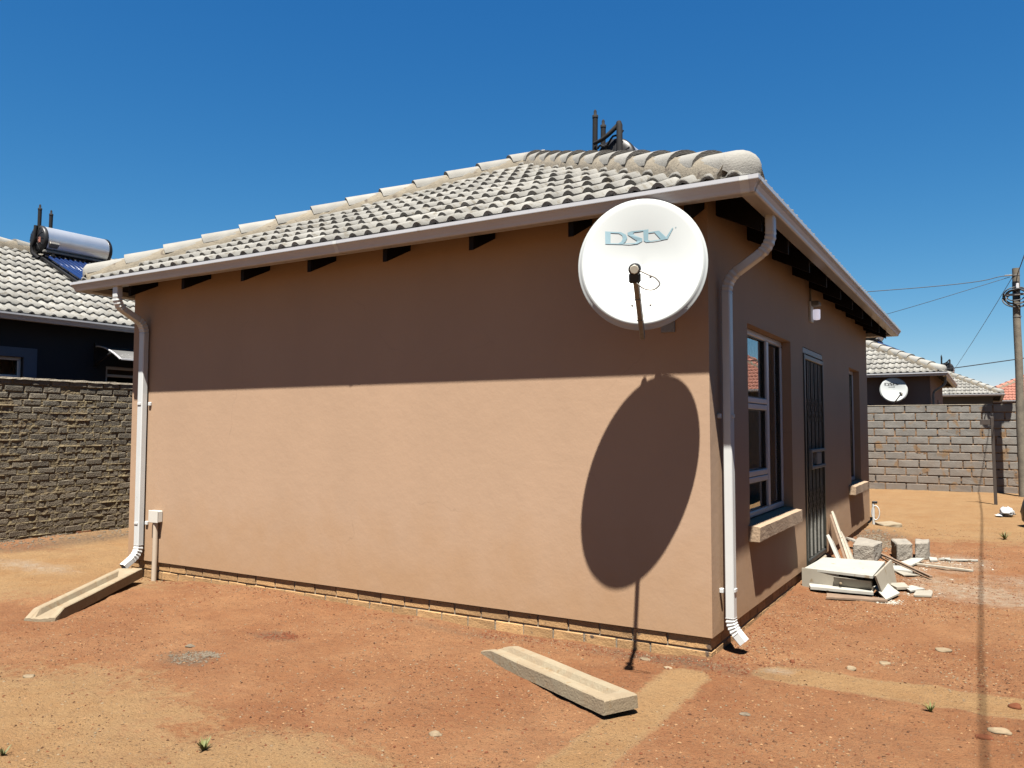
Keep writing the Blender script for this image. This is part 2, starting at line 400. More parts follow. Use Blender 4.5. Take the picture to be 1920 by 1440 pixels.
# ------------------------------------------------------------------ mesh helpers
class MB:
    def __init__(s):
        s.v = []; s.f = []; s.sm = []
    def add(s, vs, fs, smooth=False):
        o = len(s.v)
        s.v += [V3(x) for x in vs]
        s.f += [[i + o for i in f] for f in fs]
        s.sm += [smooth] * len(fs)
        return s
    def box(s, lo, hi):
        a, b = lo, hi
        vs = [(x, y, z) for x in (a[0], b[0]) for y in (a[1], b[1]) for z in (a[2], b[2])]
        return s.add(vs, [(0, 1, 3, 2), (4, 6, 7, 5), (0, 4, 5, 1), (2, 3, 7, 6), (0, 2, 6, 4), (1, 5, 7, 3)])
    def cbox(s, c, size, rot=None, ch=.004, jit=0.0):
        """box with chamfered edges (24 corners)"""
        hx, hy, hz = [d / 2 for d in size]
        ch = min(ch, hx * .45, hy * .45, hz * .45)
        vs = []; idx = {}
        for sx in (-1, 1):
            for sy in (-1, 1):
                for sz in (-1, 1):
                    for k, p in enumerate(((hx, hy - ch, hz - ch), (hx - ch, hy, hz - ch), (hx - ch, hy - ch, hz))):
                        idx[(sx, sy, sz, k)] = len(vs)
                        q = V3((sx * p[0], sy * p[1], sz * p[2]))
                        if jit: q += V3((random.uniform(-jit, jit), random.uniform(-jit, jit), random.uniform(-jit, jit)))
                        vs.append(q)
        fs = []
        I = lambda a, b, c, k: idx[(a, b, c, k)]
        for sg in (-1, 1):
            q = [I(sg, -1, -1, 0), I(sg, 1, -1, 0), I(sg, 1, 1, 0), I(sg, -1, 1, 0)]; fs.append(q if sg > 0 else q[::-1])
            q = [I(-1, sg, -1, 1), I(-1, sg, 1, 1), I(1, sg, 1, 1), I(1, sg, -1, 1)]; fs.append(q if sg > 0 else q[::-1])
            q = [I(-1, -1, sg, 2), I(1, -1, sg, 2), I(1, 1, sg, 2), I(-1, 1, sg, 2)]; fs.append(q if sg > 0 else q[::-1])
        for a in (-1, 1):
            for b in (-1, 1):
                q = [I(a, b, -1, 0), I(a, b, -1, 1), I(a, b, 1, 1), I(a, b, 1, 0)]; fs.append(q if a * b > 0 else q[::-1])
                q = [I(a, -1, b, 0), I(a, 1, b, 0), I(a, 1, b, 2), I(a, -1, b, 2)]; fs.append(q if a * b > 0 else q[::-1])
                q = [I(-1, a, b, 1), I(-1, a, b, 2), I(1, a, b, 2), I(1, a, b, 1)]; fs.append(q if a * b > 0 else q[::-1])
                for e in (-1, 1):
                    q = [I(a, b, e, 0), I(a, b, e, 1), I(a, b, e, 2)]; fs.append(q if a * b * e > 0 else q[::-1])
        R = rot or Matrix.Identity(3)
        return s.add([R @ p + V3(c) for p in vs], fs)
    def tube(s, pts, r, n=8, caps=True, smooth=True):
        pts = [V3(p) for p in pts]
        rs = r if isinstance(r, (list, tuple)) else [r] * len(pts)
        vs = []; fs = []
        up = None
        for i, p in enumerate(pts):
            t = (pts[min(i + 1, len(pts) - 1)] - pts[max(i - 1, 0)]).normalized()
            if up is None:
                up = V3((0, 0, 1)) if abs(t.z) < .9 else V3((1, 0, 0))
            a = (up - t * up.dot(t)).normalized(); b = t.cross(a); up = a
            for k in range(n):
                an = 2 * math.pi * k / n
                vs.append(p + (a * math.cos(an) + b * math.sin(an)) * rs[i])
        for i in range(len(pts) - 1):
            for k in range(n):
                fs.append((i * n + k, i * n + (k + 1) % n, (i + 1) * n + (k + 1) % n, (i + 1) * n + k))
        s.add(vs, fs, smooth)
        if caps:
            s.add(vs[:n], [tuple(range(n))[::-1]]); s.add(vs[-n:], [tuple(range(n))])
        return s
    def rod(s, a, b, w, h, up=(0, 0, 1)):
        a, b = V3(a), V3(b); t = (b - a); L = t.length; t.normalize()
        u = V3(up); sx = t.cross(u).normalized(); uy = sx.cross(t)
        R = Matrix((t, sx, uy)).transposed()
        return s.cbox((a + b) / 2, (L, w, h), R, ch=min(w, h) * .12)
    def prism(s, poly, z0, z1, jit=0.0):
        """vertical prism from a plan polygon; z0, z1 numbers or per-corner lists"""
        n = len(poly)
        z0 = z0 if isinstance(z0, (list, tuple)) else [z0] * n
        z1 = z1 if isinstance(z1, (list, tuple)) else [z1] * n
        if sum(poly[i][0] * poly[(i + 1) % n][1] - poly[(i + 1) % n][0] * poly[i][1] for i in range(n)) < 0:
            poly = poly[::-1]; z0 = z0[::-1]; z1 = z1[::-1]
        vs = [(p[0], p[1], z) for p, z in zip(poly, z0)] + [(p[0], p[1], z) for p, z in zip(poly, z1)]
        fs = [tuple(range(n))[::-1], tuple(range(n, 2 * n))] + [(i, (i + 1) % n, n + (i + 1) % n, n + i) for i in range(n)]
        return s.add(vs, fs)
    def lathe(s, prof, org, axis, n=32, smooth=True, caps=True):
        """prof: (radius, along axis)"""
        ax = V3(axis).normalized(); a = ax.orthogonal().normalized(); b = ax.cross(a)
        vs = []
        for r, h in prof:
            for k in range(n):
                an = 2 * math.pi * k / n
                vs.append(V3(org) + ax * h + (a * math.cos(an) + b * math.sin(an)) * r)
        fs = [(i * n + k, i * n + (k + 1) % n, (i + 1) * n + (k + 1) % n, (i + 1) * n + k) for i in range(len(prof) - 1) for k in range(n)]
        s.add(vs, fs, smooth)
        if caps:
            s.add(vs[:n], [tuple(range(n))[::-1]]); s.add(vs[-n:], [tuple(range(n))])
        return s
    def mesh(s, name, m):
        me = bpy.data.meshes.new(name)
        me.from_pydata([tuple(v) for v in s.v], [], s.f)
        me.polygons.foreach_set('use_smooth', s.sm)
        me.materials.append(m)
        me.update()
        return me
    def obj(s, name, m, parent=None, label=None, cat=None, group=None, kind=None):
        return link(name, s.mesh(name, m), parent, label, cat, group, kind)

def tag(o, label=None, cat=None, group=None, kind=None):
    if label: o['label'] = label
    if cat: o['category'] = cat
    if group: o['group'] = group
    if kind: o['kind'] = kind
    return o

def wm(o):
    m = Matrix.LocRotScale(o.location, o.rotation_euler, o.scale)
    return wm(o.parent) @ o.matrix_parent_inverse @ m if o.parent else m

def link(name, me, parent=None, label=None, cat=None, group=None, kind=None, M=None):
    o = bpy.data.objects.new(name, me)
    COL.objects.link(o)
    if M is not None:
        o.location = M.to_translation(); o.rotation_euler = M.to_euler(); o.scale = M.to_scale()
    if parent:
        o.parent = parent
        o.matrix_parent_inverse = wm(parent).inverted()
    return tag(o, label, cat, group, kind)

def thing(name, loc, label, cat, group=None):
    o = bpy.data.objects.new(name, None)
    o.empty_display_size = .2
    COL.objects.link(o)
    o.location = loc
    return tag(o, label, cat, group)

def copy_tree(src, offset, label, group=None):
    """copy a thing and its parts (meshes shared), moved by offset"""
    D = Matrix.Translation(offset)
    def rec(o, par):
        c = o.copy(); COL.objects.link(c)
        if par is None:
            c.location = o.location + V3(offset)
        else:
            c.parent = par
        for ch in [x for x in o.children]: rec(ch, c)
        return c
    r = rec(src, None)
    for ch in r.children: fix(ch)
    r['label'] = label
    if group: r['group'] = group
    return r
def fix(o):
    pass

# ------------------------------------------------------------------ ground
HX0, HX1, HY0, HY1 = -5.78, 0.0, 0.0, 7.40
BA = [(-7, -.19), (-5.3, -.165), (-4.6, -.122), (-3.85, -.098), (-2.67, -.142), (-1.68, -.155), (-.84, -.152), (-.09, -.145), (.4, -.14)]
BB = [(-.3, -.12), (.3, -.13), (.8, -.125), (2.8, -.092), (5, -.08), (7.4, -.068), (9, -.1)]
def lerp(T, x):
    if x <= T[0][0]: return T[0][1]
    for a, b in zip(T, T[1:]):
        if x <= b[0]: return a[1] + (b[1] - a[1]) * (x - a[0]) / (b[0] - a[0])
    return T[-1][1]
def gz(x, y, fine=True):
    z = -.125
    if -8.66 < x < 4 and -5 < y < 16:
        dA = math.hypot(max(HX0 - x, 0, x - HX1), max(0, -y))
        if y <= .4 and x < .5:
            z += (lerp(BA, x) - z) * math.exp(-(dA / .32) ** 2)
        if x >= -.2 and y > -.4:
            dB = math.hypot(max(x, 0), max(-y, 0, y - HY1))
            z += (lerp(BB, y) - z) * math.exp(-(dB / .30) ** 2)
        if y > 14.2: z += .05 * math.exp(-((15.66 - y) / .5) ** 2) * (.6 + .6 * noise.noise(V3((x * 1.1, y, 0))))
        if x < -8: z += .04 * math.exp(-((x + 8.66) / .35) ** 2)
    if fine:
        z += .018 * noise.noise(V3((x * .7, y * .7, 1))) + .013 * noise.noise(V3((x * 2.6, y * 2.6, 4))) + .009 * noise.noise(V3((x * 8, y * 8, 7))) + .005 * noise.noise(V3((x * 17, y * 17, 2)))
    return z

def seg_d(x, y, a, b):
    ax, ay = a; bx, by = b
    dx, dy = bx - ax, by - ay
    t = max(0, min(1, ((x - ax) * dx + (y - ay) * dy) / (dx * dx + dy * dy)))
    return math.hypot(x - ax - t * dx, y - ay - t * dy)
def blob(x, y, c, r):
    return max(0.0, 1.2 - math.hypot((x - c[0]) / r[0], (y - c[1]) / r[1]) * .7)
def soil(x, y):
    s = p = g = 0.0
    # two shallow sandy trenches at the corner
    d = seg_d(x, y, (-.035, -.38), (-.02, -2.6))
    s = max(s, 1.15 - max(0, d - .035) * 7)
    d = seg_d(x, y, (.42, -.07), (2.4, -.03))
    s = max(s, 1.05 - max(0, d - .075) * 7)
    d = seg_d(x, y, (.55, 6.95), (1.55, 6.98))
    s = max(s, 1.1 - max(0, d - .07) * 10)
    s = max(s, blob(x, y, (-2.6, -2.9), (1.25, .85)) * .9, blob(x, y, (-6.6, -.4), (1.5, 1.3)), blob(x, y, (-7.3, 1.8), (1.6, 1.4)),
            blob(x, y, (-1.05, -2.6), (.7, .55)) * .8, blob(x, y, (-5.2, -2.6), (1.1, .8)) * .8)
    if y > 6.2: s = max(s, min(1.05, .35 + (y - 6.2) * .28))
    # plaster dust
    for c, r, k in (((1.05, 4.7), (.45, .75), .78), ((1.35, 3.15), (.55, .5), .85), ((1.75, 2.85), (.5, .35), .9), ((.72, 2.28), (.12, .10), .9), ((.95, 2.75), (.16, .14), .7), ((1.0, 3.6), (.3, .4), .66),
                    ((-6.9, -.35), (.9, .25), .62), ((.38, -.02), (.13, .09), .6), ((2.0, 3.9), (.8, .5), .7)):
        p = max(p, blob(x, y, c, r) * k)
    for c, r, k in (((-2.74, -1.62), (.17, .12), 1.0), ((.2, 6.3), (.4, .7), .9), ((-2.72, -.95), (.16, .10), .9), ((-.2, -.12), (.55, .12), .8), ((-8.2, 1.3), (.35, 1.6), .8), ((-1.8, -.2), (.9, .12), .5)):
        g = max(g, blob(x, y, c, r) * k)
    return (max(0, min(1.2, s)), max(0, min(1.2, p)), max(0, min(1.2, g)))

def axis(lo, hi, step, far):
    a = []
    x = lo
    while x <= hi + 1e-6: a.append(x); x += step
    st = step; x = a[-1]
    up = []
    while x < far: st *= 1.35; x += st; up.append(x)
    st = step; x = lo; dn = []
    while x > -far: st *= 1.35; x -= st; dn.append(x)
    return dn[::-1] + a + up
xs = axis(-9.0, 3.2, .042, 700)
ys = axis(-4.6, 9.0, .042, 700)
gv = []; gc = []
for y in ys:
    for x in xs:
        near = -9.5 < x < 6 and -5.5 < y < 18
        gv.append((x, y, gz(x, y, near)))
        gc.append(soil(x, y) if near else (.6, .1, 0))
nx = len(xs)
gf = [(j * nx + i, j * nx + i + 1, (j + 1) * nx + i + 1, (j + 1) * nx + i) for j in range(len(ys) - 1) for i in range(nx - 1)]
gm = bpy.data.meshes.new("ground")
gm.from_pydata(gv, [], gf)
ca = gm.color_attributes.new('soil_mix', 'FLOAT_COLOR', 'POINT')
flat = []
for c in gc: flat += [c[0], c[1], c[2], 1.0]
ca.data.foreach_set('color', flat)
gm.polygons.foreach_set('use_smooth', [True] * len(gf))
gm.materials.append(MT['soil'])
link("ground", gm, kind='structure')

# ------------------------------------------------------------------ roof pieces
PIT = .483                                   # rise per metre of run
CP = 1 / math.hypot(1, PIT); SP = PIT * CP
OV = .36                                     # tile edge outside the wall line
ZE = 2.672                                   # tile bed height at that edge
ZL = 2.684                                   # gutter lip
TW, TG, TL = .30, .335, .405                 # tile cover width, gauge, length

def tile_profile(n=4):
    pr = []
    for k in range(2):
        u0 = k * .15
        pr.append((u0, 0)); pr.append((u0 + .062, 0))
        for i in range(1, n + 1):
            a = i / (n + 1)
            pr.append((u0 + .062 + .088 * a, .031 * math.sin(math.pi * a) ** .8))
    pr.append((.30, 0))
    return pr
def tile_mesh_data(w0=0.0):
    pr = tile_profile()
    mb = MB()
    n = len(pr)
    lift = .036
    vs = []
    for v, dz in ((0, lift), (TL, .002)):
        vs += [(u, v, h + dz) for u, h in pr]
    vs += [(u, 0, h + lift - .026) for u, h in pr]
    vs += [(u, .05, h + lift - .028) for u, h in pr]
    fs = []
    for i in range(n - 1):
        fs.append((i, i + 1, n + i + 1, n + i))
        fs.append((2 * n + i, 2 * n + i + 1, i + 1, i))
        fs.append((3 * n + i, 3 * n + i + 1, 2 * n + i + 1, 2 * n + i))
    mb.add(vs, fs)
    mb.sm = [k % 3 == 0 for k in range(len(fs))]
    return mb
TILE_MB = tile_mesh_data()
TILE_MESH = {}
def tile_mesh(m):
    if m.name not in TILE_MESH: TILE_MESH[m.name] = TILE_MB.mesh("roof_tile", m)
    return TILE_MESH[m.name]

def slope(roof, O, U, V, N, width, vmax, m, single, lift=.0):
    """lay tiles on one roof slope whose sides run in at 45 degrees in plan"""
    O, U, V, N = V3(O), V3(U), V3(V), V3(N)
    F = Matrix((U, V, N)).transposed().to_4x4()
    k = CP
    joined = MB() if not single else None
    rows = int(math.ceil(vmax / TG))
    cols = int(math.ceil(width / TW)) + 1
    for r in range(rows):
        v = r * TG
        for c in range(cols):
            u = c * TW - (.0 if cols % 2 else 0)
            u1, v1 = u + TW, v + TL
            # outside?
            if u1 < v * k or u > width - v * k or u > width: continue
            cut = (u < v1 * k) or (u1 > width - v1 * k) or v1 > vmax + .02
            Mx = Matrix.Translation(O + U * u + V * v + N * (lift + random.uniform(-.004, .004))) @ F
            Mx = Mx @ Matrix.Rotation(random.uniform(-.011, .011), 4, 'Z') @ Matrix.Rotation(random.uniform(-.008, .008), 4, 'Y')
            if not cut and single:
                link("roof_tile", tile_mesh(m), roof, M=Mx)
                continue
            if not cut:
                joined.add([Mx @ p for p in TILE_MB.v], TILE_MB.f, True)
                continue
            bm = bmesh.new()
            vs = [bm.verts.new(p) for p in TILE_MB.v]
            for f in TILE_MB.f:
                fc = bm.faces.new([vs[i] for i in f]); fc.smooth = len(f) == 4
            def clip(pt, nr):
                g = bm.verts[:] + bm.edges[:] + bm.faces[:]
                bmesh.ops.bisect_plane(bm, geom=g, plane_co=pt, plane_no=nr, clear_outer=True)
            clip((v * k - u, 0, 0), (-1, k, 0))
            clip((width - v * k - u, 0, 0), (1, k, 0))
            clip((0, vmax - v, 0), (0, 1, 0))
            if len(bm.faces) > 2:
                if single:
                    me = bpy.data.meshes.new("roof_tile"); bm.to_mesh(me); me.materials.append(m)
                    link("roof_tile", me, roof, M=Mx)
                else:
                    bm.verts.index_update()
                    joined.add([Mx @ p.co for p in bm.verts], [[q.index for q in f.verts] for f in bm.faces], True)
            bm.free()
    if joined and joined.v:
        joined.obj("roof_tile", m, roof, kind='stuff')

def cap_mb(first=False):
    """half round hip tile, local x along the hip, z up"""
    mb = MB()
    Lc, n = .425, 10
    vs = []
    st = [(0, 1.12, .012), (Lc, .98, -.012)]
    if first: st = [(-.055, .30, -.05), (-.045, .62, -.02), (-.02, .92, .004), (.02, 1.1, .012), (Lc, .98, -.012)]
    for x, s, dz in st:
        for k in range(n + 1):
            a = math.pi * k / n
            vs.append((x, .125 * s * math.cos(a), .105 * s * math.sin(a) ** .85 + dz))
    fs = []
    w = n + 1
    for i in range(len(st) - 1):
        for k in range(n): fs.append((i * w + k, i * w + k + 1, (i + 1) * w + k + 1, (i + 1) * w + k))
    mb.add(vs, fs, True)
    if first:
        mb.add(vs[:w], [tuple(range(w))])
    else:
        o = [(p[0] - .0005, p[1], p[2]) for p in vs[:w]]
        i_ = [(0.0, p[1] * .80, p[2] * .78) for p in vs[:w]]
        j_ = [(.06, p[1] * .80, p[2] * .78) for p in vs[:w]]
        mb.add(o + i_ + j_, [(k + 1, k, w + k, w + k + 1) for k in range(n)] + [(w + k + 1, w + k, 2 * w + k, 2 * w + k + 1) for k in range(n)])
    return mb
CAP_MESH = {}
def caps(roof, a, b, m, single=True, start_first=True, gap=.375):
    a, b = V3(a), V3(b)
    t = (b - a); L = t.length; t.normalize()
    sy = V3((0, 0, 1)).cross(t).normalized(); up = t.cross(sy)
    F = Matrix((t, sy, up)).transposed().to_4x4()
    n = int(L / gap)
    J = MB()
    for i in range(n + 1):
        key = (m.name, i == 0 and start_first)
        if key not in CAP_MESH: CAP_MESH[key] = cap_mb(key[1]).mesh("ridge_tile", m)
        Mx = Matrix.Translation(a + t * (i * gap) + up * random.uniform(-.003, .004)) @ F @ Matrix.Rotation(random.uniform(-.012, .012), 4, 'Z') @ Matrix.Rotation(random.uniform(-.02, .02), 4, 'X')
        if single: link("ridge_tile", CAP_MESH[key], roof, M=Mx)
        else:
            q = cap_mb(key[1]); J.add([Mx @ p for p in q.v], q.f, True)
    if not single: J.obj("ridge_tile", m, roof, kind='stuff')
    # mortar bedding both sides, lumpy
    mb = MB()
    ns = max(2, int(L / .045))
    for sd in (-1, 1):
        vs = []
        for i in range(ns + 1):
            s_ = L * i / ns
            nz = noise.noise(V3((s_ * 6, sd * 3, a.x)))
            nz2 = noise.noise(V3((s_ * 17, sd * 5, a.y)))
            for (yy, zz) in ((.085, .075), (.119, .045), (.150 + .014 * nz + .008 * nz2, -.020), (.156 + .020 * nz + .010 * nz2, -.125)):
                vs.append(a + t * s_ + sy * sd * yy + up * zz)
        fs = []
        for i in range(ns):
            for k in range(3):
                q = (i * 4 + k, i * 4 + k + 1, (i + 1) * 4 + k + 1, (i + 1) * 4 + k)
                fs.append(q if sd < 0 else q[::-1])
        mb.add(vs, fs, True)
    e0 = len(mb.v) // 2
    if mb.v: mb.f.append([0, 1, 2, 3] + [e0 + 3, e0 + 2, e0 + 1, e0]); mb.sm.append(False)
    if start_first:                                       # mortar plug under the lowest cap
        bm = bmesh.new(); bmesh.ops.create_icosphere(bm, subdivisions=3, radius=1)
        vs = []
        for v in bm.verts:
            k = 1 + .12 * noise.noise(v.co * 2.5 + a)
            vs.append(a + t * (.30 + .27 * v.co.x) + sy * (.150 * k * v.co.y) + up * (-.045 + .080 * k * v.co.z))
        mb.add(vs, [[q.index for q in f.verts] for f in bm.faces], True); bm.free()
    mb.obj("mortar_bed", MT['mortar_cap'], roof)

def sweep_rect(mb, path, wx, wt, ax, bend=.10, ribs=5):
    """rectangular downpipe along a polyline lying in a vertical plane; ax = unit vector normal to that plane"""
    P = [V3(p) for p in path]; ax = V3(ax)
    st = [(P[0], (P[1] - P[0]).normalized(), 1.0)]
    for i in range(1, len(P) - 1):
        a = (P[i] - P[i - 1]); b = (P[i + 1] - P[i])
        r = min(bend, a.length * .45, b.length * .45)
        p0 = P[i] - a.normalized() * r; p2 = P[i] + b.normalized() * r
        st.append((p0, a.normalized(), 1.0)); st.append((p0, a.normalized(), 1.07))
        for k in range(ribs * 2 + 1):
            t = k / (ribs * 2)
            c = p0 * (1 - t) ** 2 + P[i] * 2 * t * (1 - t) + p2 * t * t
            d = ((P[i] - p0) * (1 - t) + (p2 - P[i]) * t).normalized()
            st.append((c, d, 1.07 if k % 2 == 0 else .95))
        st.append((p2, b.normalized(), 1.07)); st.append((p2, b.normalized(), 1.0))
    st.append((P[-1], (P[-1] - P[-2]).normalized(), 1.0))
    vs = []
    for c, d, s in st:
        nb = d.cross(ax).normalized()
        e = .22
        for (i, j) in ((-1 + e, -1), (1 - e, -1), (1, -1 + e), (1, 1 - e), (1 - e, 1), (-1 + e, 1), (-1, 1 - e), (-1, -1 + e)):
            vs.append(c + ax * (wx / 2 * i * s) + nb * (wt / 2 * j * s))
    fs = [(i * 8 + k, i * 8 + (k + 1) % 8, (i + 1) * 8 + (k + 1) % 8, (i + 1) * 8 + k) for i in range(len(st) - 1) for k in range(8)]
    mb.add(vs, fs)
    # open dark end: recessed inside
    c, d, s = st[-1]
    e = vs[-8:]
    inn = [c + (p - c) * .86 for p in e]; deep = [p - d * .06 for p in inn]
    mb.add(e + inn + deep, [(k, (k + 1) % 8, 8 + (k + 1) % 8, 8 + k) for k in range(8)] + [(8 + k, 8 + (k + 1) % 8, 16 + (k + 1) % 8, 16 + k) for k in range(8)] + [tuple(range(16, 24))])
    return mb

def gutter(house, x0, y0, w, l, zo, detail=False):
    prof = [(.290, ZL), (.290, 2.604), (.296, 2.599), (.376, 2.595), (.382, 2.598), (.385, 2.604), (.389, 2.618), (.400, 2.640), (.411, 2.655), (.416, 2.657), (.417, 2.661), (.417, ZL), (.405, ZL + .001), (.403, 2.668), (.380, 2.63), (.372, 2.61), (.300, 2.612), (.298, ZL)]
    vs = []; n = len(prof)
    for o, z in prof:
        vs += [(x0 - w - o, y0 - o, z + zo), (x0 + o, y0 - o, z + zo), (x0 + o, y0 + l + o, z + zo), (x0 - w - o, y0 + l + o, z + zo)]
    fs = []
    for i in range(n - 1):
        for k in range(4):
            a, b = i * 4 + k, i * 4 + (k + 1) % 4
            fs.append((a, a + 4, b + 4, b))
    g = MB().add(vs, fs).obj("gutter", MT['gutter'], house)
    out = prof[2:12]
    def seam(side, at, ln=.05):
        q = []
        for e in (at, at + ln):
            for o, z in out:
                q.append((e, y0 - o - .0022, z + zo - .0014) if side == 'F' else (x0 + o + .0022, e, z + zo - .0014))
        k = len(out)
        f = [(i, i + 1, k + i + 1, k + i) for i in range(k - 1)]
        MB().add(q, [t[::-1] for t in f] if side == 'R' else f).obj("gutter_joint", MT['pipe'], g)
    if detail:
        seam('F', x0 + .31); seam('R', y0 - .36); seam('F', x0 - 2.75, .035); seam('R', y0 + 3.6, .035)
    return g

def walls(house, x0, y0, w, l, zo, m, holes=(), zb=0.0, ht=2.80, rev=.16):
    mb = MB()
    X0, X1, Y0, Y1 = x0 - w, x0, y0, y0 + l
    z0, z1 = zo + zb, zo + ht
    mb.add([(X0, Y0, z0), (X1, Y0, z0), (X1, Y0, z1), (X0, Y0, z1)], [(0, 1, 2, 3)])
    mb.add([(X0, Y1, z0), (X1, Y1, z0), (X1, Y1, z1), (X0, Y1, z1)], [(3, 2, 1, 0)])
    mb.add([(X0, Y0, z0), (X0, Y1, z0), (X0, Y1, z1), (X0, Y0, z1)], [(3, 2, 1, 0)])
    yb = sorted({Y0, Y1, *[y0 + h[0] for h in holes], *[y0 + h[1] for h in holes]})
    zb_ = sorted({z0, z1, *[zo + h[2] for h in holes], *[zo + h[3] for h in holes]})
    for a, b in zip(yb, yb[1:]):
        for c, d in zip(zb_, zb_[1:]):
            my, mz = (a + b) / 2 - y0, (c + d) / 2 - zo
            if any(h[0] < my < h[1] and h[2] < mz < h[3] for h in holes): continue
            mb.add([(X1, a, c), (X1, b, c), (X1, b, d), (X1, a, d)], [(0, 1, 2, 3)])
    for h in holes:
        a, b, c, d = y0 + h[0], y0 + h[1], zo + h[2], zo + h[3]
        mb.add([(X1, a, c), (X1, b, c), (X1, b, d), (X1, a, d), (X1 - rev, a, c), (X1 - rev, b, c), (X1 - rev, b, d), (X1 - rev, a, d)],
               [(1, 0, 4, 5), (2, 1, 5, 6), (3, 2, 6, 7), (0, 3, 7, 4)])
    # underside lip
    t = .02
    mb.add([(X0, Y0, z0), (X1, Y0, z0), (X1, Y1, z0), (X0, Y1, z0), (X0 + t, Y0 + t, z0), (X1 - t, Y0 + t, z0), (X1 - t, Y1 - t, z0), (X0 + t, Y1 - t, z0)],
           [(0, 4, 5, 1), (1, 5, 6, 2), (2, 6, 7, 3), (3, 7, 4, 0)])
    return mb.obj("wall", m, house)

def roof(house, x0, y0, w, l, zo, m, detail):
    mc = MT['cap_red'] if m is MT['tile_red'] else MT['cap']
    """hip roof with its ridge along y; detail: sides (F, R, B, L) whose tiles are separate pieces"""
    W2 = w + 2 * OV; L2 = l + 2 * OV
    run = W2 / 2
    ridge = L2 - W2
    ax, ay = x0 - w - OV, y0 - OV
    bx, by = x0 + OV, y0 + l + OV
    zt = ZE + zo + run * PIT
    cx = (ax + bx) / 2
    A1, A2 = V3((cx, ay + run, zt)), V3((cx, by - run, zt))
    def deck(dz, flip):
        vs = [(ax + .06, ay + .06, ZE + zo + dz + .03), (bx - .06, ay + .06, ZE + zo + dz + .03), (bx - .06, by - .06, ZE + zo + dz + .03), (ax + .06, by - .06, ZE + zo + dz + .03), (A1.x, A1.y, zt + dz), (A2.x, A2.y, zt + dz)]
        fs = [(0, 1, 4), (1, 2, 5, 4), (2, 3, 5), (3, 0, 4, 5)]
        return vs, [f[::-1] for f in fs] if flip else fs
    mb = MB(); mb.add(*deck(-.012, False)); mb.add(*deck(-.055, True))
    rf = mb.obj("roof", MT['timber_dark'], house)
    c, s = CP, SP
    for sd, O, U, Vv, N, wd in (('F', (ax, ay, ZE + zo), (1, 0, 0), (0, c, s), (0, -s, c), W2), ('R', (bx, ay, ZE + zo), (0, 1, 0), (-c, 0, s), (s, 0, c), L2),
                                ('B', (bx, by, ZE + zo), (-1, 0, 0), (0, -c, s), (0, s, c), W2), ('L', (ax, by, ZE + zo), (0, -1, 0), (c, 0, s), (-s, 0, c), L2)):
        slope(rf, O, U, Vv, N, wd, run / c, m, sd in detail)
    up = V3((0, 0, .035))
    one = bool(detail)
    for cn, ap in (((ax, ay), A1), ((bx, ay), A1), ((bx, by), A2), ((ax, by), A2)):
        c0 = V3((cn[0], cn[1], ZE + zo))
        d = (ap - c0).normalized()
        caps(rf, c0 + d * (.10 if cn[1] == ay else .34) + up, ap + up, mc, single=one)
    if ridge > .3: caps(rf, A1 + up + V3((0, .05, .01)), A2 + up + V3((0, 0, .01)), mc, single=one, start_first=False)
    return rf

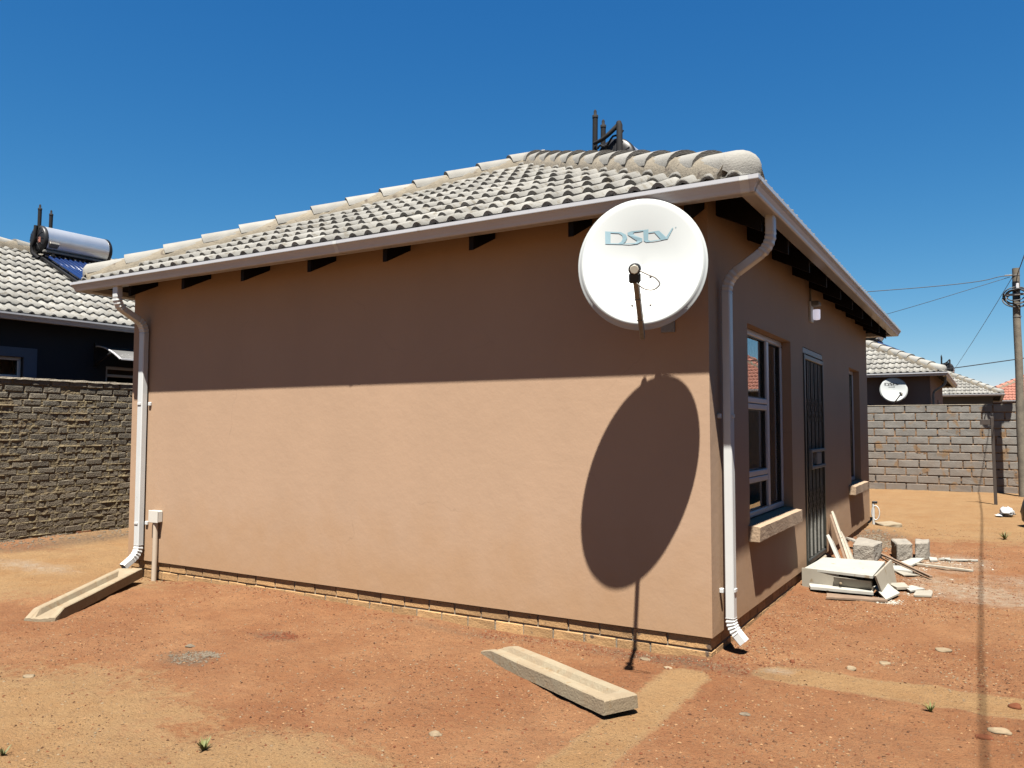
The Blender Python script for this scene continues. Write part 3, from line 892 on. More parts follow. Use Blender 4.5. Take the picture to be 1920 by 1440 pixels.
def window(house, X, ya, yb, za, zb, col=None, trans=(), mull=None, d=.075, fw=.046, glass=True, right_trans=False, curtain=True):
    """frame facing +x set back by d; mull = y of the upright, trans = heights of cross bars in the near leaf"""
    m = col or MT['upvc']
    xa, xb = X - d - .055, X - d
    mb = MB()
    def bar(y0, y1, z0, z1, dx=0.0):
        mb.cbox(((xa + xb + dx) / 2, (y0 + y1) / 2, (z0 + z1) / 2), (xb - xa + dx, y1 - y0, z1 - z0), ch=.006)
    bar(ya, yb, zb - fw, zb); bar(ya, yb, za, za + fw)
    bar(ya, ya + fw, za + fw, zb - fw); bar(yb - fw, yb, za + fw, zb - fw)
    cells = []
    if mull:
        bar(mull - .036, mull + .036, za + fw, zb - fw, .006)
        zs = [za + fw]
        for t in trans:
            bar(ya + fw, mull - .036, t - .046, t - .003, .004); bar(ya + fw, mull - .036, t + .003, t + .046, .004)
            zs += [t - .046, t + .046]
        zs.append(zb - fw)
        for i in range(0, len(zs), 2): cells.append((ya + fw, mull - .036, zs[i], zs[i + 1]))
        cells.append((mull + .036, yb - fw, za + fw, zb - fw))
    else:
        zs = [za + fw]
        for t in trans:
            bar(ya + fw, yb - fw, t - .02, t + .02); zs += [t - .02, t + .02]
        zs.append(zb - fw)
        for i in range(0, len(zs), 2): cells.append((ya + fw, yb - fw, zs[i], zs[i + 1]))
    o = mb.obj("window", m, house)
    for (a, b, c, e) in cells:
        MB().box((xa + .02, a, c), (xa + .026, b, e)).obj("pane", MT['glass'], o)
        g = MB(); t = .008                                   # black gasket
        for q in ((a, a + t, c, e), (b - t, b, c, e), (a + t, b - t, c, c + t), (a + t, b - t, e - t, e)):
            g.box((xa + .0275, q[0], q[2]), (xb - .012, q[1], q[3]))
        g.obj("gasket", MT['black'], o)
    # box of the dark room behind
    mb = MB()
    x2 = X - 1.2
    y0, y1, z0, z1 = ya - .3, yb + .3, za - .3, zb + .2
    mb.add([(X - .165, ya, za), (X - .165, yb, za), (X - .165, yb, zb), (X - .165, ya, zb), (x2, y0, z0), (x2, y1, z0), (x2, y1, z1), (x2, y0, z1)],
           [(4, 5, 6, 7), (0, 1, 5, 4), (1, 2, 6, 5), (2, 3, 7, 6), (3, 0, 4, 7)])
    mb.obj("room_lining", MT['room'], house)
    if curtain:
        mb = MB(); n = int((yb - ya) / .02)
        vs = []
        for i in range(n + 1):
            y = ya + (yb - ya) * i / n
            dx = .022 * math.sin(y * 46 + 1.3 * math.sin(y * 9)) + .012 * math.sin(y * 21)
            vs += [(X - .24 + dx, y, za), (X - .24 + dx * .8, y, zb)]
        mb.add(vs, [(2 * i, 2 * i + 2, 2 * i + 3, 2 * i + 1) for i in range(n)], True)
        mb.obj("curtain", MT['curtain'], house)
    return o

def sill(house, X, ya, yb, zt, th=.105, prj=.082):
    mb = MB()
    vs = [(X - .07, zt + .012), (X + prj, zt - .006), (X + prj - .004, zt - th), (X - .07, zt - th)]
    n = 10
    P = []
    for i in range(n + 1):
        y = ya + (yb - ya) * i / n
        for k, (x, z) in enumerate(vs):
            j = .0025 if k in (1, 2) else 0
            P.append((x + random.uniform(-j, j), y, z + random.uniform(-j, j)))
    fs = [(i * 4 + k, (i + 1) * 4 + k, (i + 1) * 4 + (k + 1) % 4, i * 4 + (k + 1) % 4) for i in range(n) for k in range(4)]
    fs += [(0, 1, 2, 3), (n * 4 + 3, n * 4 + 2, n * 4 + 1, n * 4)]
    mb.add(P, fs)
    return mb.obj("window_sill", MT['sill'], house)

ROUGH = {}
def rough_brick(key, size, m, jit, ch, n=6):
    if key not in ROUGH:
        ROUGH[key] = [MB().cbox((0, 0, 0), size, ch=ch, jit=jit).mesh("brick", m) for _ in range(n)]
    return random.choice(ROUGH[key])

# ================================================================== the beige house
house = thing("beige_house", (0, 0, 0), "single storey beige plastered house with grey tiled hip roof and white gutters", "house")
walls(house, 0, 0, 5.78, 7.40, 0, MT['wall'], holes=[(.92, 2.37, .585, 2.03), (2.90, 3.90, 0, 2.035), (5.74, 6.62, .585, 2.03)])
roof(house, 0, 0, 5.78, 7.40, 0, MT['tile'], 'F')
gutter(house, 0, 0, 5.78, 7.40, 0, True)
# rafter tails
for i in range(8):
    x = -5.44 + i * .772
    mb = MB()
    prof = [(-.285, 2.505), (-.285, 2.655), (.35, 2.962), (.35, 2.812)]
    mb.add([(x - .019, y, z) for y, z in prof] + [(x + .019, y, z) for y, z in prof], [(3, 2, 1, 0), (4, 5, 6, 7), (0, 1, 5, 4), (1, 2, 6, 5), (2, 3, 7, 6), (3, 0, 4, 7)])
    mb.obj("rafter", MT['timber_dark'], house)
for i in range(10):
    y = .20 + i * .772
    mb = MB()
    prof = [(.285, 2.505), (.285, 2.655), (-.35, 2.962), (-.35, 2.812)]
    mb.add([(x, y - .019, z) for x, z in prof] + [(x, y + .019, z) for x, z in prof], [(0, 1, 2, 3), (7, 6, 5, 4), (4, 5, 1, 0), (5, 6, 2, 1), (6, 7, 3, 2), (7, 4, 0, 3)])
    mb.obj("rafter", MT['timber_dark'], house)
# plinth: recessed mortar core, two courses of face bricks
MB().box((-5.76 + .004, .024, -.45), (-.024, 7.376, .015)).obj("plinth_core", MT['mortar'], house)
for row in range(3):
    zc = -.0415 - row * .085
    n = 26
    for i in range(n):
        x = -.115 - .06 - i * .232 + (.116 if row % 2 else 0)
        if x > -.02 or x < -5.78: continue
        o = link("brick", rough_brick('pl', (.222, .10, .0735), MT['brick'], .0022, .005), house,
                 M=Matrix.Translation((min(x, -.125), .066 + random.uniform(-.002, .002), zc)) @ Matrix.Rotation(random.uniform(-.008, .008), 4, 'Z') @ Matrix.Rotation(random.uniform(-.008, .008), 4, 'Y'))
    for i in range(32):
        y = .13 + i * .232 + (.116 if row % 2 else 0)
        if y > 7.3: continue
        link("brick", rough_brick('pl', (.222, .10, .0735), MT['brick'], .0022, .005), house,
             M=Matrix.Translation((-.066 + random.uniform(-.002, .002), y, zc)) @ Matrix.Rotation(math.pi / 2 + random.uniform(-.008, .008), 4, 'Z'))
# windows, sills
window(house, 0, .92, 2.37, .60, 2.03, trans=(.905, 1.465), mull=1.84 - .02, curtain=True)
window(house, 0, 5.74, 6.62, .60, 2.03, trans=(.905, 1.465), mull=6.10)
sill(house, 0, .875, 2.345, .585)
sill(house, 0, 5.52, 6.655, .585)
# door with expanding security gate
mb = MB()
mb.box((-.155, 2.905, 0), (-.115, 3.895, 1.98)); mb.obj("door", MT['door'], house)
mb = MB(); mb.cbox((-.03, 3.40, 2.005), (.062, .985, .052), ch=.004); mb.obj("door_lintel", MT['lintel'], house)
mb = MB(); mb.box((-.15, 2.905, -.11), (.035, 3.895, -.004)); mb.obj("door_step", MT['mortar'], house)
g = MB()
GX = -.012
for (a, b) in (((GX, 2.925, .012), (GX, 2.925, 1.975)), ((GX, 3.875, .012), (GX, 3.875, 1.975)), ((GX, 2.925, 1.945), (GX, 3.875, 1.945)), ((GX, 2.925, .035), (GX, 3.875, .035))):
    g.rod(a, b, .045, .05, up=(1, 0, 0))
gate = g.obj("security_gate", MT['gate'], house)
for i in range(9):
    y = 3.02 + i * .095
    MB().rod((GX, y, .06), (GX, y, 1.92), .016, .022, up=(1, 0, 0)).obj("bar", MT['grime'] if i % 2 == 0 else MT['gate'], gate)
for z0 in (.48, 1.34):
    lt = MB()
    for i in range(9):
        y = 2.95 + i * .095
        for k in range(2):
            z = z0 + k * .11
            lt.rod((GX + .016, y, z), (GX + .016, y + .095, z + .11), .006, .003, up=(1, 0, 0)); lt.rod((GX + .022, y, z + .11), (GX + .022, y + .095, z), .006, .003, up=(1, 0, 0))
    lt.obj("lattice", MT['gate'], gate)
lb = MB(); lb.rod((GX + .01, 3.12, .90), (GX + .01, 3.86, .90), .03, .06, up=(1, 0, 0)); lb.rod((GX + .01, 3.12, 1.06), (GX + .01, 3.86, 1.06), .03, .06, up=(1, 0, 0))
lb.rod((GX + .01, 3.13, .90), (GX + .01, 3.13, 1.06), .03, .06, up=(1, 0, 0)); lb.cbox((GX + .012, 3.52, .98), (.045, .22, .12), ch=.006)
lb.obj("lock_box", MT['grime'], gate)
# downpipes
dp = sweep_rect(MB(), [(.335, .215, 2.60), (.335, .215, 2.41), (.055, .215, 2.225), (.055, .215, .035), (.135, .215, -.055)], .075, .055, (0, 1, 0), bend=.09).obj("downpipe", MT['pipe'], house)
for z in (.26, 1.35):
    MB().cbox((.012, .165, z), (.024, .03, .03), ch=.004).cbox((.086, .215, z), (.008, .05, .022), ch=.002).obj("pipe_bracket", MT['pipe'], dp)
dp = sweep_rect(MB(), [(-5.55, -.335, 2.60), (-5.55, -.335, 2.42), (-5.55, -.048, 2.27), (-5.55, -.048, .07), (-5.55, -.20, -.035)], .075, .06, (1, 0, 0), bend=.09).obj("downpipe", MT['pipe'], house)
for z in (.36, 1.5):
    MB().cbox((-5.488, -.010, z), (.035, .02, .035), ch=.004).cbox((-5.55, -.081, z), (.05, .008, .022), ch=.002).obj("pipe_bracket", MT['pipe'], dp)

# porch light
lamp = thing("wall_lamp", (0, 3.29, 2.40), "small bulkhead lamp high on the wall above the dark security gate", "lamp")
MB().cbox((.012, 3.29, 2.405), (.024, .125, .20), ch=.006).obj("back_plate", MT['boxwhite'], lamp)
MB().cbox((.055, 3.29, 2.482), (.085, .115, .045), ch=.01).obj("holder", MT['grime'], lamp)
MB().lathe([(.012, 0), (.03, .004), (.034, .02), (.034, .10)], (.062, 3.29, 2.325), (0, 0, 1), 16).obj("diffuser", MT['lamp'], lamp)
MB().tube([(.010, 3.285, 2.50), (.010, 3.285, 2.80)], .009, 8).obj("conduit", MT['grime'], lamp)

# meter box and its conduit on the long wall
bx = thing("junction_box", (-5.365, 0, .37), "small white junction box on a cream pipe beside the left downpipe", "junction box")
MB().cbox((-5.324, -.026, .434), (.130, .052, .110), ch=.007).obj("box", MT['boxwhite'], bx)
MB().cbox((-5.324, -.057, .434), (.134, .012, .114), ch=.004).obj("lid", MT['boxwhite'], bx)
MB().tube([(-5.322, -.030, .382), (-5.322, -.030, .10), (-5.325, -.034, -.24)], .024, 14).obj("conduit", MT['conduit'], bx)

# ------------------------------------------------------------------ satellite dishes
GL = [[(-.216,.203),(-.184,.201),(-.184,.131),(-.214,.125)], [(-.184,.201),(-.123,.199),(-.095,.184),(-.117,.179),(-.135,.191),(-.184,.193)], [(-.095,.184),(-.087,.164),(-.113,.162),(-.117,.179)],
      [(-.087,.164),(-.098,.141),(-.122,.142),(-.113,.162)], [(-.098,.141),(-.119,.126),(-.140,.131),(-.122,.142)], [(-.119,.126),(-.214,.125),(-.184,.131),(-.140,.131)],
      [(-.119,.131),(-.119,.126),(-.030,.128),(-.030,.134)],
      [(-.086,.196),(-.064,.204),(.006,.209),(.006,.203),(-.048,.197),(-.054,.190)], [(-.086,.196),(-.054,.190),(-.046,.181),(-.084,.182)], [(-.084,.182),(-.046,.181),(.000,.160),(-.030,.147)],
      [(.000,.160),(.000,.144),(-.030,.127),(-.066,.127),(-.042,.135),(-.030,.147)],
      [(.006,.209),(.036,.211),(.034,.150),(.046,.142),(.046,.137),(.022,.136),(.008,.146)], [(.036,.194),(.096,.198),(.096,.192),(.036,.188)], [(.046,.142),(.130,.147),(.130,.142),(.046,.137)],
      [(.066,.195),(.096,.198),(.138,.156),(.146,.142),(.110,.142)], [(.138,.156),(.172,.205),(.180,.205),(.146,.142)]]
def dish(C, r_, u_, n_, rx, ry, label, m_print, lnb, mast, group, extra=False, arm_base=None, small=1.0):
    C, r_, u_, n_ = V3(C), V3(r_).normalized(), V3(u_).normalized(), V3(n_).normalized()
    t = thing("satellite_dish", mast[-1], label, "satellite dish", group)
    prof = [(0.0, -.058), (.18, -.052), (.36, -.041), (.54, -.025), (.72, -.010), (.86, -.0015), (.918, .002), (.928, .0015), (.955, -.010), (.985, -.026), (1.0, -.027), (1.0, -.031), (.975, -.034), (.93, -.012), (.72, -.018), (.36, -.049), (0.0, -.066)]
    n = 72
    vs = []; fs = []
    for q, h in prof:
        for k in range(n):
            a = 2 * math.pi * k / n
            vs.append(C + r_ * (rx * q * math.cos(a)) + u_ * (ry * q * math.sin(a)) + n_ * h * (rx / .373))
    for i in range(len(prof) - 1):
        for k in range(n): fs.append((i * n + k, i * n + (k + 1) % n, (i + 1) * n + (k + 1) % n, (i + 1) * n + k))
    mb = MB(); mb.add(vs, fs, True)
    ob = mb.obj("reflector", MT['dish'], t)
    def surf(a, b, lift=.0025):
        q = math.hypot(a / rx, b / ry)
        h = 0
        for (q0, h0), (q1, h1) in zip(prof, prof[1:8]):
            if q0 <= q <= q1: h = h0 + (h1 - h0) * (q - q0) / (q1 - q0); break
        return C + r_ * a + u_ * b + n_ * (h * rx / .373 + lift)
    k = rx / .373
    tx = MB()
    def poly(P, dx=0, dy=0, sc=1.0):
        for p in P: pass
        tx.add([surf((a * sc + dx) * k, (b * sc + dy) * k) for a, b in P], [tuple(range(len(P)))])
    for P in GL: poly(P, *( (0, 0, 1) if not extra else (-.02, .0, 1.02)))
    if extra:   # smaller second word, too far to read letter by letter
        x = -.13
        for w_, h_ in ((.030, .022), (.012, .022), (.026, .022), (.012, .03), (.012, .022), (.030, .035)):
            poly([(x, .075), (x + w_ * .45, .075), (x + w_ * .45, .075 + h_), (x, .075 + h_)]); poly([(x + w_ * .7, .075), (x + w_, .075), (x + w_, .075 + h_), (x + w_ * .7, .075 + h_)]); poly([(x + w_ * .45, .075 + h_ * .7), (x + w_ * .7, .075 + h_ * .7), (x + w_ * .7, .075 + h_), (x + w_ * .45, .075 + h_)])
            x += w_ + .008
    else:
        poly([(.190, .205), (.197, .205), (.197, .209), (.190, .209)])
    tx.obj("lettering", m_print, t)
    if not extra:
        for a, b in ((.048, -.079), (-.053, -.267), (.050, -.266)):
            MB().lathe([(.0068, 0), (.0068, .003), (.004, .006), (.001, .0065)], surf(a, b, 0), n_, 12).obj("bolt", MT['galv'], t)
    L = V3(lnb)
    base = V3(arm_base) if arm_base else C - u_ * (ry * 1.03) - n_ * .045
    d = (L - base).normalized()
    MB().rod(base - d * .03, L - d * .035, .026 * k, .032 * k, up=n_).obj("feed_arm", MT['galv'], t)
    aim = (C + n_ * -.05 - L).normalized()
    MB().lathe([(.024 * k, -.035), (.029 * k, -.03), (.029 * k, .03), (.019 * k, .05), (.019 * k, .08), (.026 * k, .10), (.026 * k, .115)], L, aim, 18).obj("feed_horn", MT['black'], t)
    MB().lathe([(.0225 * k, 0), (.0225 * k, .004), (.019 * k, .005)], L - aim * .040, -aim, 8).obj("feed_cap", MT['lnb_face'], t)
    rr = aim.cross(V3((0, 0, 1))).normalized()
    MB().cbox(L - V3((0, 0, .042 * k)) + aim * .005, (.055 * k, .062 * k, .05 * k), Matrix((rr, aim, rr.cross(aim))).transposed(), ch=.008).obj("feed_clamp", MT['black'], t)
    if not extra:
        ctl = [L + rr * .026 + V3((0, 0, -.008)), L + rr * .062 + V3((0, 0, -.026)), L + rr * .098 + V3((0, 0, -.044)), L + rr * .118 + V3((0, 0, -.074)),
               L + rr * .090 + V3((0, 0, -.099)), L + rr * .045 + V3((0, 0, -.094)), L + rr * .010 + V3((0, 0, -.066))]
        pts = []
        for a_, b_, c_, d_ in zip([ctl[0]] + ctl[:-2], ctl[:-1], ctl[1:], ctl[2:] + [ctl[-1]]):
            for i in range(6):
                t_ = i / 6
                pts.append(.5 * ((2 * b_) + (c_ - a_) * t_ + (2 * a_ - 5 * b_ + 4 * c_ - d_) * t_ * t_ + (3 * b_ - a_ - 3 * c_ + d_) * t_ ** 3))
        pts = [q - aim * .03 for q in pts + [ctl[-1]]]
        MB().tube(pts, .0036, 8).obj("cable", MT['galv'], t)
        for s in (.30, .62):
            q = base.lerp(L, s); MB().cbox(q, (.008, .034, .040), Matrix((d, d.cross(n_).normalized(), d.cross(n_).normalized().cross(d) * -1)).transposed(), ch=.001).obj("cable_tie", MT['galv'], t)
    MB().tube(mast, .021, 10).obj("mast", MT['galv'], t)
    bk = C - n_ * .10
    MB().cbox(bk, (.14, .12, .05), Matrix((r_, u_, n_)).transposed(), ch=.006).obj("back_bracket", MT['galv'], t)
    if not extra:
        MB().cbox((mast[0][0], -.005, 1.98), (.09, .010, .20), ch=.002).obj("wall_plate", MT['galv'], t)
    return t
dish((-.2209, -.5461, 2.2361), (.9505, .3109, 0), (-.0674, .2060, .9762), (.3035, -.9278, .2168), .373, .413,
     "big white satellite dish with pale blue lettering on the beige house corner", MT['print_blue'], (.034, -1.283, 2.035),
     [(-.262, -.36, 2.46), (-.262, -.36, 2.02), (-.262, -.33, 1.985), (-.262, -.01, 1.98)], "satellite dishes on house walls", arm_base=(-.205, -.585, 1.80))

# ------------------------------------------------------------------ solar geyser
def geyser(cx, cy, zroof, label, group, length=1.25, own=True):
    """tank axis along y; stands on a slope that falls towards +x. cx, cy = tank's near end, zroof = roof height under the axis"""
    t = thing("solar_water_heater", (cx, cy + length / 2, zroof), label, "solar heater", group)
    R = .235
    zc = zroof + .40
    MB().lathe([(R, 0), (R, length)], (cx, cy, zc), (0, 1, 0), 40, caps=False).obj("tank", MT['steel'], t)
    for s, y in ((-1, cy), (1, cy + length)):
        mb = MB().lathe([(R + .006, -.035), (R + .006, .015), (R - .012, .032), (R * .72, .05), (R * .35, .058), (.01, .06)], (cx, y, zc), (0, s, 0), 40)
        o = mb.obj("end_cap", MT['black'], t)
        if s < 0:
            rb = MB()
            for k in range(12):
                a = 2 * math.pi * k / 12
                rb.rod((cx + math.cos(a) * .09, y - .062, zc + math.sin(a) * .09), (cx + math.cos(a) * R * .9, y - .040, zc + math.sin(a) * R * .9), .010, .012, up=(0, 1, 0))
            rb.obj("rib", MT['black'], o)
    # straps / end plates
    MB().cbox((cx + .165, cy + .14, zc - .13), (.05, .16, .20), Matrix.Rotation(.9, 3, 'Y'), ch=.004).obj("badge_plate", MT['galv'], t)
    for y in (cy + .18, cy + length - .16):
        MB().rod((cx + .12, y, zc - .17), (cx + .12, y, zroof - .10), .05, .03, up=(1, 0, 0)).obj("bracket", MT['galv'], t)
    # vent pipes
    def vent(x, y, z0, z1):
        MB().tube([(x, y, z0), (x + .01, y, z1 - .10)], .030, 12).lathe([(.034, 0), (.034, .03), (.017, .035), (.018, .075), (.010, .095), (.002, .10)], (x + .01, y, z1 - .10), (0, 0, 1), 12).obj("vent_pipe", MT['black_matt'], t)
    if own:
        vent(cx - .25, cy - .02, zc - .25, zc + .62)
        vent(cx - .25, cy + .20, zc - .1, zc + .58)
    else:
        vent(cx + .03, cy - .02, zc - .05, zc + .60)
        vent(cx - .02, cy + .20, zc + .1, zc + .56)
        MB().tube([(cx + .03, cy - .075, zc + .22), (cx + .03, cy - .085, zc - .02), (cx - .05, cy - .09, zc - .12), (cx - .03, cy - .09, zc - .24), (cx + .08, cy - .04, zc - .34)], .03, 10).obj("riser_pipe", MT['black_matt'], t)
        MB().lathe([(.07, 0), (.085, .02), (.07, .04)], (cx - .02, cy - .10, zc), (0, 1, 0), 14).obj("element_cover", MT['black'], t)
        MB().cbox((cx + .12, cy - .058, zc - .03), (.07, .006, .09), ch=.001).obj("sticker", MT['tile_red'], t)
    if own:
        MB().tube([(cx + .09, cy - .10, zc - .14), (cx + .09, cy - .10, zc + .35), (cx + .075, cy - .085, zc + .385)], [.034, .034, .03], 12).obj("riser_pipe", MT['black_matt'], t)
        pts = []
        for i in range(13):
            s = i / 12
            pts.append((cx - .23 + .31 * s, cy - .07 - .05 * math.sin(math.pi * s), zc + .21 + .17 * s - .06 * math.sin(math.pi * s)))
        MB().tube(pts, [.020 + .006 * math.sin(3 * i) ** 2 for i in range(13)], 10).obj("hose", MT['black_matt'], t)
        pts = [(p[0] + .02, p[1] + .05, p[2] - .05 + .03 * math.sin(i)) for i, p in enumerate(pts)]
        MB().tube(pts, .012, 8).obj("hose", MT['black_matt'], t)
    MB().tube([(cx - .15, cy + .31, zc + .12), (cx - .10, cy + length + .03, zc + .16), (cx - .10, cy + length + .06, zc - .1)], .008, 8).obj("copper_pipe", MT['post'], t)
    MB().tube([(cx - .10, cy + length + .06, zc + .17), (cx - .10, cy + length + .06, zc - .12)], .024, 10).cbox((cx - .10, cy + length + .08, zc + .02), (.05, .09, .05), ch=.006).obj("valve", MT['black_matt'], t)
    # vacuum tubes down the slope
    F0 = V3((cx + .10, 0, zroof + .12)); dn = V3((CP, 0, -SP))
    nt = 12
    for i in range(nt):
        y = cy + .10 + (length - .2) * i / (nt - 1)
        a = V3((F0.x, y, F0.z)) - dn * .02; b = a + dn * 1.45
        MB().tube([a, b], .029, 10).obj("vacuum_tube", MT['tube'], t)
    fr = MB()
    for y in (cy + .02, cy + length - .02): fr.rod(V3((F0.x, y, F0.z - .06)) - dn * .05, V3((F0.x, y, F0.z - .06)) + dn * 1.5, .03, .05)
    e = V3((F0.x, 0, F0.z - .0)) + dn * 1.47
    fr.rod((e.x, cy, e.z), (e.x, cy + length, e.z), .05, .06)
    fr.obj("rack", MT['black'], t)
    MB().rod((cx + .16, cy - .01, zc - .215), (cx + .16, cy + length + .01, zc - .215), .07, .035).obj("manifold", MT['grime'], t)
    return t
def zr(x0, zo, x): return ZE + zo + (x0 + OV - x) * PIT
geyser(-2.04, 3.3, zr(0, 0, -2.02) + .05, "silver solar geyser with black pipes rising behind the hip of the beige roof", "solar geysers on the tiled roofs")

# ================================================================== left neighbour
LX, LY, LZ = -10.07, -1.2, .12
nb = thing("navy_house", (LX, LY, -.12), "dark navy house with grey tiled roof behind the rough brick wall", "house")
walls(nb, LX, LY, 5.78, 9.0, LZ, MT['wall_navy'], holes=[(.9, 2.40, .75, 2.13), (3.62, 5.0, .75, 2.09)], zb=-.3)
roof(nb, LX, LY, 5.78, 9.0, LZ, MT['tile'], 'R')
gutter(nb, LX, LY, 5.78, 9.0, LZ)
window(nb, LX, LY + .9, LY + 2.40, LZ + .75, LZ + 2.13, trans=(LZ + 1.86,), curtain=True, d=.05)
window(nb, LX, LY + 3.62, LY + 5.0, LZ + .75, LZ + 2.09, trans=(LZ + 1.95, LZ + 1.80), curtain=False, d=.03)
sf = MB()
for (a, b, c, d) in ((.72, .9, .6, 2.26), (2.40, 2.58, .6, 2.26), (.9, 2.40, 2.13, 2.26), (.9, 2.40, .6, .75)):
    sf.box((LX, LY + a, LZ + c), (LX + .02, LY + b, LZ + d))
sf.obj("window_surround", MT['surround'], nb)
cn = MB(); vs = []
for i in range(9):
    a = i / 8
    x, z = LX + .02 + .62 * a, 2.50 - .22 * a ** 1.8
    vs += [(x, 2.25, z), (x, 4.2, z), (x, 2.25, z - .012), (x, 4.2, z - .012)]
cn.add(vs, [(4 * i, 4 * i + 4, 4 * i + 5, 4 * i + 1) for i in range(8)] + [(4 * i + 2, 4 * i + 3, 4 * i + 7, 4 * i + 6) for i in range(8)] + [(4 * i, 4 * i + 2, 4 * i + 6, 4 * i + 4) for i in range(8)], True)
aw = thing("door_canopy", (LX, 3.2, 2.4), "small curved grey canopy on the dark navy wall", "canopy")
cn.obj("sheet", MT['canopy'], aw)
cn = MB(); cn.rod((LX + .635, 2.25, 2.276), (LX + .635, 4.2, 2.276), .02, .025); cn.obj("front_rail", MT['upvc'], aw)
for y in (2.24, 4.2):
    cb = MB()
    for i in range(8):
        a, b = i / 8, (i + 1) / 8
        cb.rod((LX + .02 + .62 * a, y, 2.495 - .22 * a ** 1.8), (LX + .02 + .62 * b, y, 2.495 - .22 * b ** 1.8), .018, .022, up=(0, 1, 0))
    cb.obj("side_rail", MT['upvc'], aw)
    MB().rod((LX + .01, y, 2.22), (LX + .40, y, 2.38), .03, .03).box((LX, y - .02, 2.18), (LX + .03, y + .02, 2.55)).obj("bracket", MT['black'], aw)
geyser(-12.45, 2.64, zr(LX, LZ, -12.45) - .02, "silver solar geyser with blue tubes on the roof behind the rough brick wall", "solar geysers on the tiled roofs", length=1.17, own=False)

# ================================================================== houses beyond the block wall
def far_house(name, x0, y0, zo, w, l, m, mt, label, det, zb=-.4):
    h = thing(name, (x0, y0, -.12), label, "house")
    walls(h, x0, y0, w, l, zo, m, zb=zb)
    roof(h, x0, y0, w, l, zo, mt, det)
    gutter(h, x0, y0, w, l, zo)
    return h
h1 = far_house("brown_house", .195, 18.0, 0, 5.78, 6.1, MT['wall_brown'], MT['tile'], "dark brown house with grey roof just behind the grey block wall", 'F')
sweep_rect(MB(), [(.53, 18.2, 2.60), (.53, 18.2, 2.40), (.25, 18.2, 2.22), (.25, 18.2, .1)], .075, .055, (0, 1, 0), bend=.09, ribs=2).obj("downpipe", MT['grime'], h1)
for y in (19.2, 21.6):
    MB().cbox((.197, y, 1.55), (.03, .9, 1.1), ch=.005).obj("window", MT['door'], h1)
dish((-.61, 17.62, 2.27), (.985, .17, 0), (-.035, .205, .978), (.166, -.963, .209), .325, .33,
     "white satellite dish with black lettering under the gutter of the dark brown house", MT['print_black'], (-.385, 16.99, 2.14),
     [(-.61, 17.70, 2.25), (-.61, 17.80, 2.05), (-.61, 18.0, 2.05)], "satellite dishes on house walls", extra=True)
geyser(-1.36, 19.6, zr(.195, 0, -1.36) + .02, "solar geyser behind the hip of the dark brown house, half hidden by the eave", "solar geysers on the tiled roofs")
h2 = far_house("grey_house", 1.60, 32.9, 0, 5.78, 7.4, MT['wall_grey'], MT['tile'], "grey walled house with tiled roof second behind the block wall", 'F')
geyser(-.10, 36.0, zr(1.60, 0, -.10) - .07, "small dark solar geyser on the roof of the farther grey walled house", "solar geysers on the tiled roofs")
far_house("red_roof_house", 8.4, 42.0, 0, 7.6, 8.6, MT['wall_brown'], MT['tile_red'], "distant house with salmon red tiled roof behind the wooden pole", '')
far_house("orange_roof_house", 11.6, 27.0, .1, 7.0, 8.0, MT['wall_grey'], MT['tile_red'], "orange roofed house seen only as a reflection in the white window", '')

# ================================================================== grey block wall
bw = thing("block_wall", (0, 15.75, -.15), "grey concrete block boundary wall with rough orange mortar joints", "wall")
CH, BL = .1785, .4370
ZT = 1.815
mb = MB()
nxm, nzm = 240, 66
x_a, x_b = -2.6, 4.6
vs = []
for j in range(nzm + 1):
    z = -.35 + (ZT - .012 + .35) * j / nzm
    for i in range(nxm + 1):
        x = x_a + (x_b - x_a) * i / nxm
        lump = noise.noise(V3((x * 7, z * 9, 3))) * .5 + noise.noise(V3((x * 19, z * 21, 8))) * .5
        vs.append((x, 15.672 - .020 * lump, z))
mb.add(vs, [(j * (nxm + 1) + i, j * (nxm + 1) + i + 1, (j + 1) * (nxm + 1) + i + 1, (j + 1) * (nxm + 1) + i) for j in range(nzm) for i in range(nxm)], True)
mb.box((-9, 15.70, -.35), (9, 15.79, ZT - .012))
mb.obj("mortar", MT['mortar_orange'], bw)
ci = MB()
for row in range(12):
    zc = ZT - CH * (row + .5)
    off = (.5 if row % 2 else 0) + (.1 if row in (4, 7) else 0)
    for i in range(-22, 24):
        xc = -.43 + (i + off) * BL + .02 * math.sin(row * 3.1)
        sz = (BL - .016 + random.uniform(-.012, .004), .10, CH - .017 + random.uniform(-.006, .003))
        yc = 15.71 + random.uniform(-.004, .006)
        Mx = Matrix.Translation((xc, yc, zc + random.uniform(-.003, .003))) @ Matrix.Rotation(random.uniform(-.006, .006), 4, 'Y')
        if -2.2 < xc < 3.2:
            link("block", rough_brick('blk', (BL - .024, .10, CH - .024), MT['block'], .0035, .008, 8), bw, M=Mx)
        elif -9 < xc < 9:
            q = MB().cbox((0, 0, 0), sz, ch=.006); ci.add([Mx @ p for p in q.v], q.f)
ci.obj("block", MT['block'], bw, kind='stuff')
cp = MB(); vs = []
n = 160
for i in range(n + 1):
    x = -9 + 18 * i / n
    z = ZT + .006 + .006 * noise.noise(V3((x * 6, 0, 2)))
    vs += [(x, 15.655, ZT - .006), (x, 15.658, z), (x, 15.80, z), (x, 15.80, ZT - .02)]
cp.add(vs, [(4 * i + k, 4 * i + 4 + k, 4 * i + 5 + k, 4 * i + 1 + k) for i in range(n) for k in range(3)])
cp.obj("mortar_top", MT['coping'], bw)

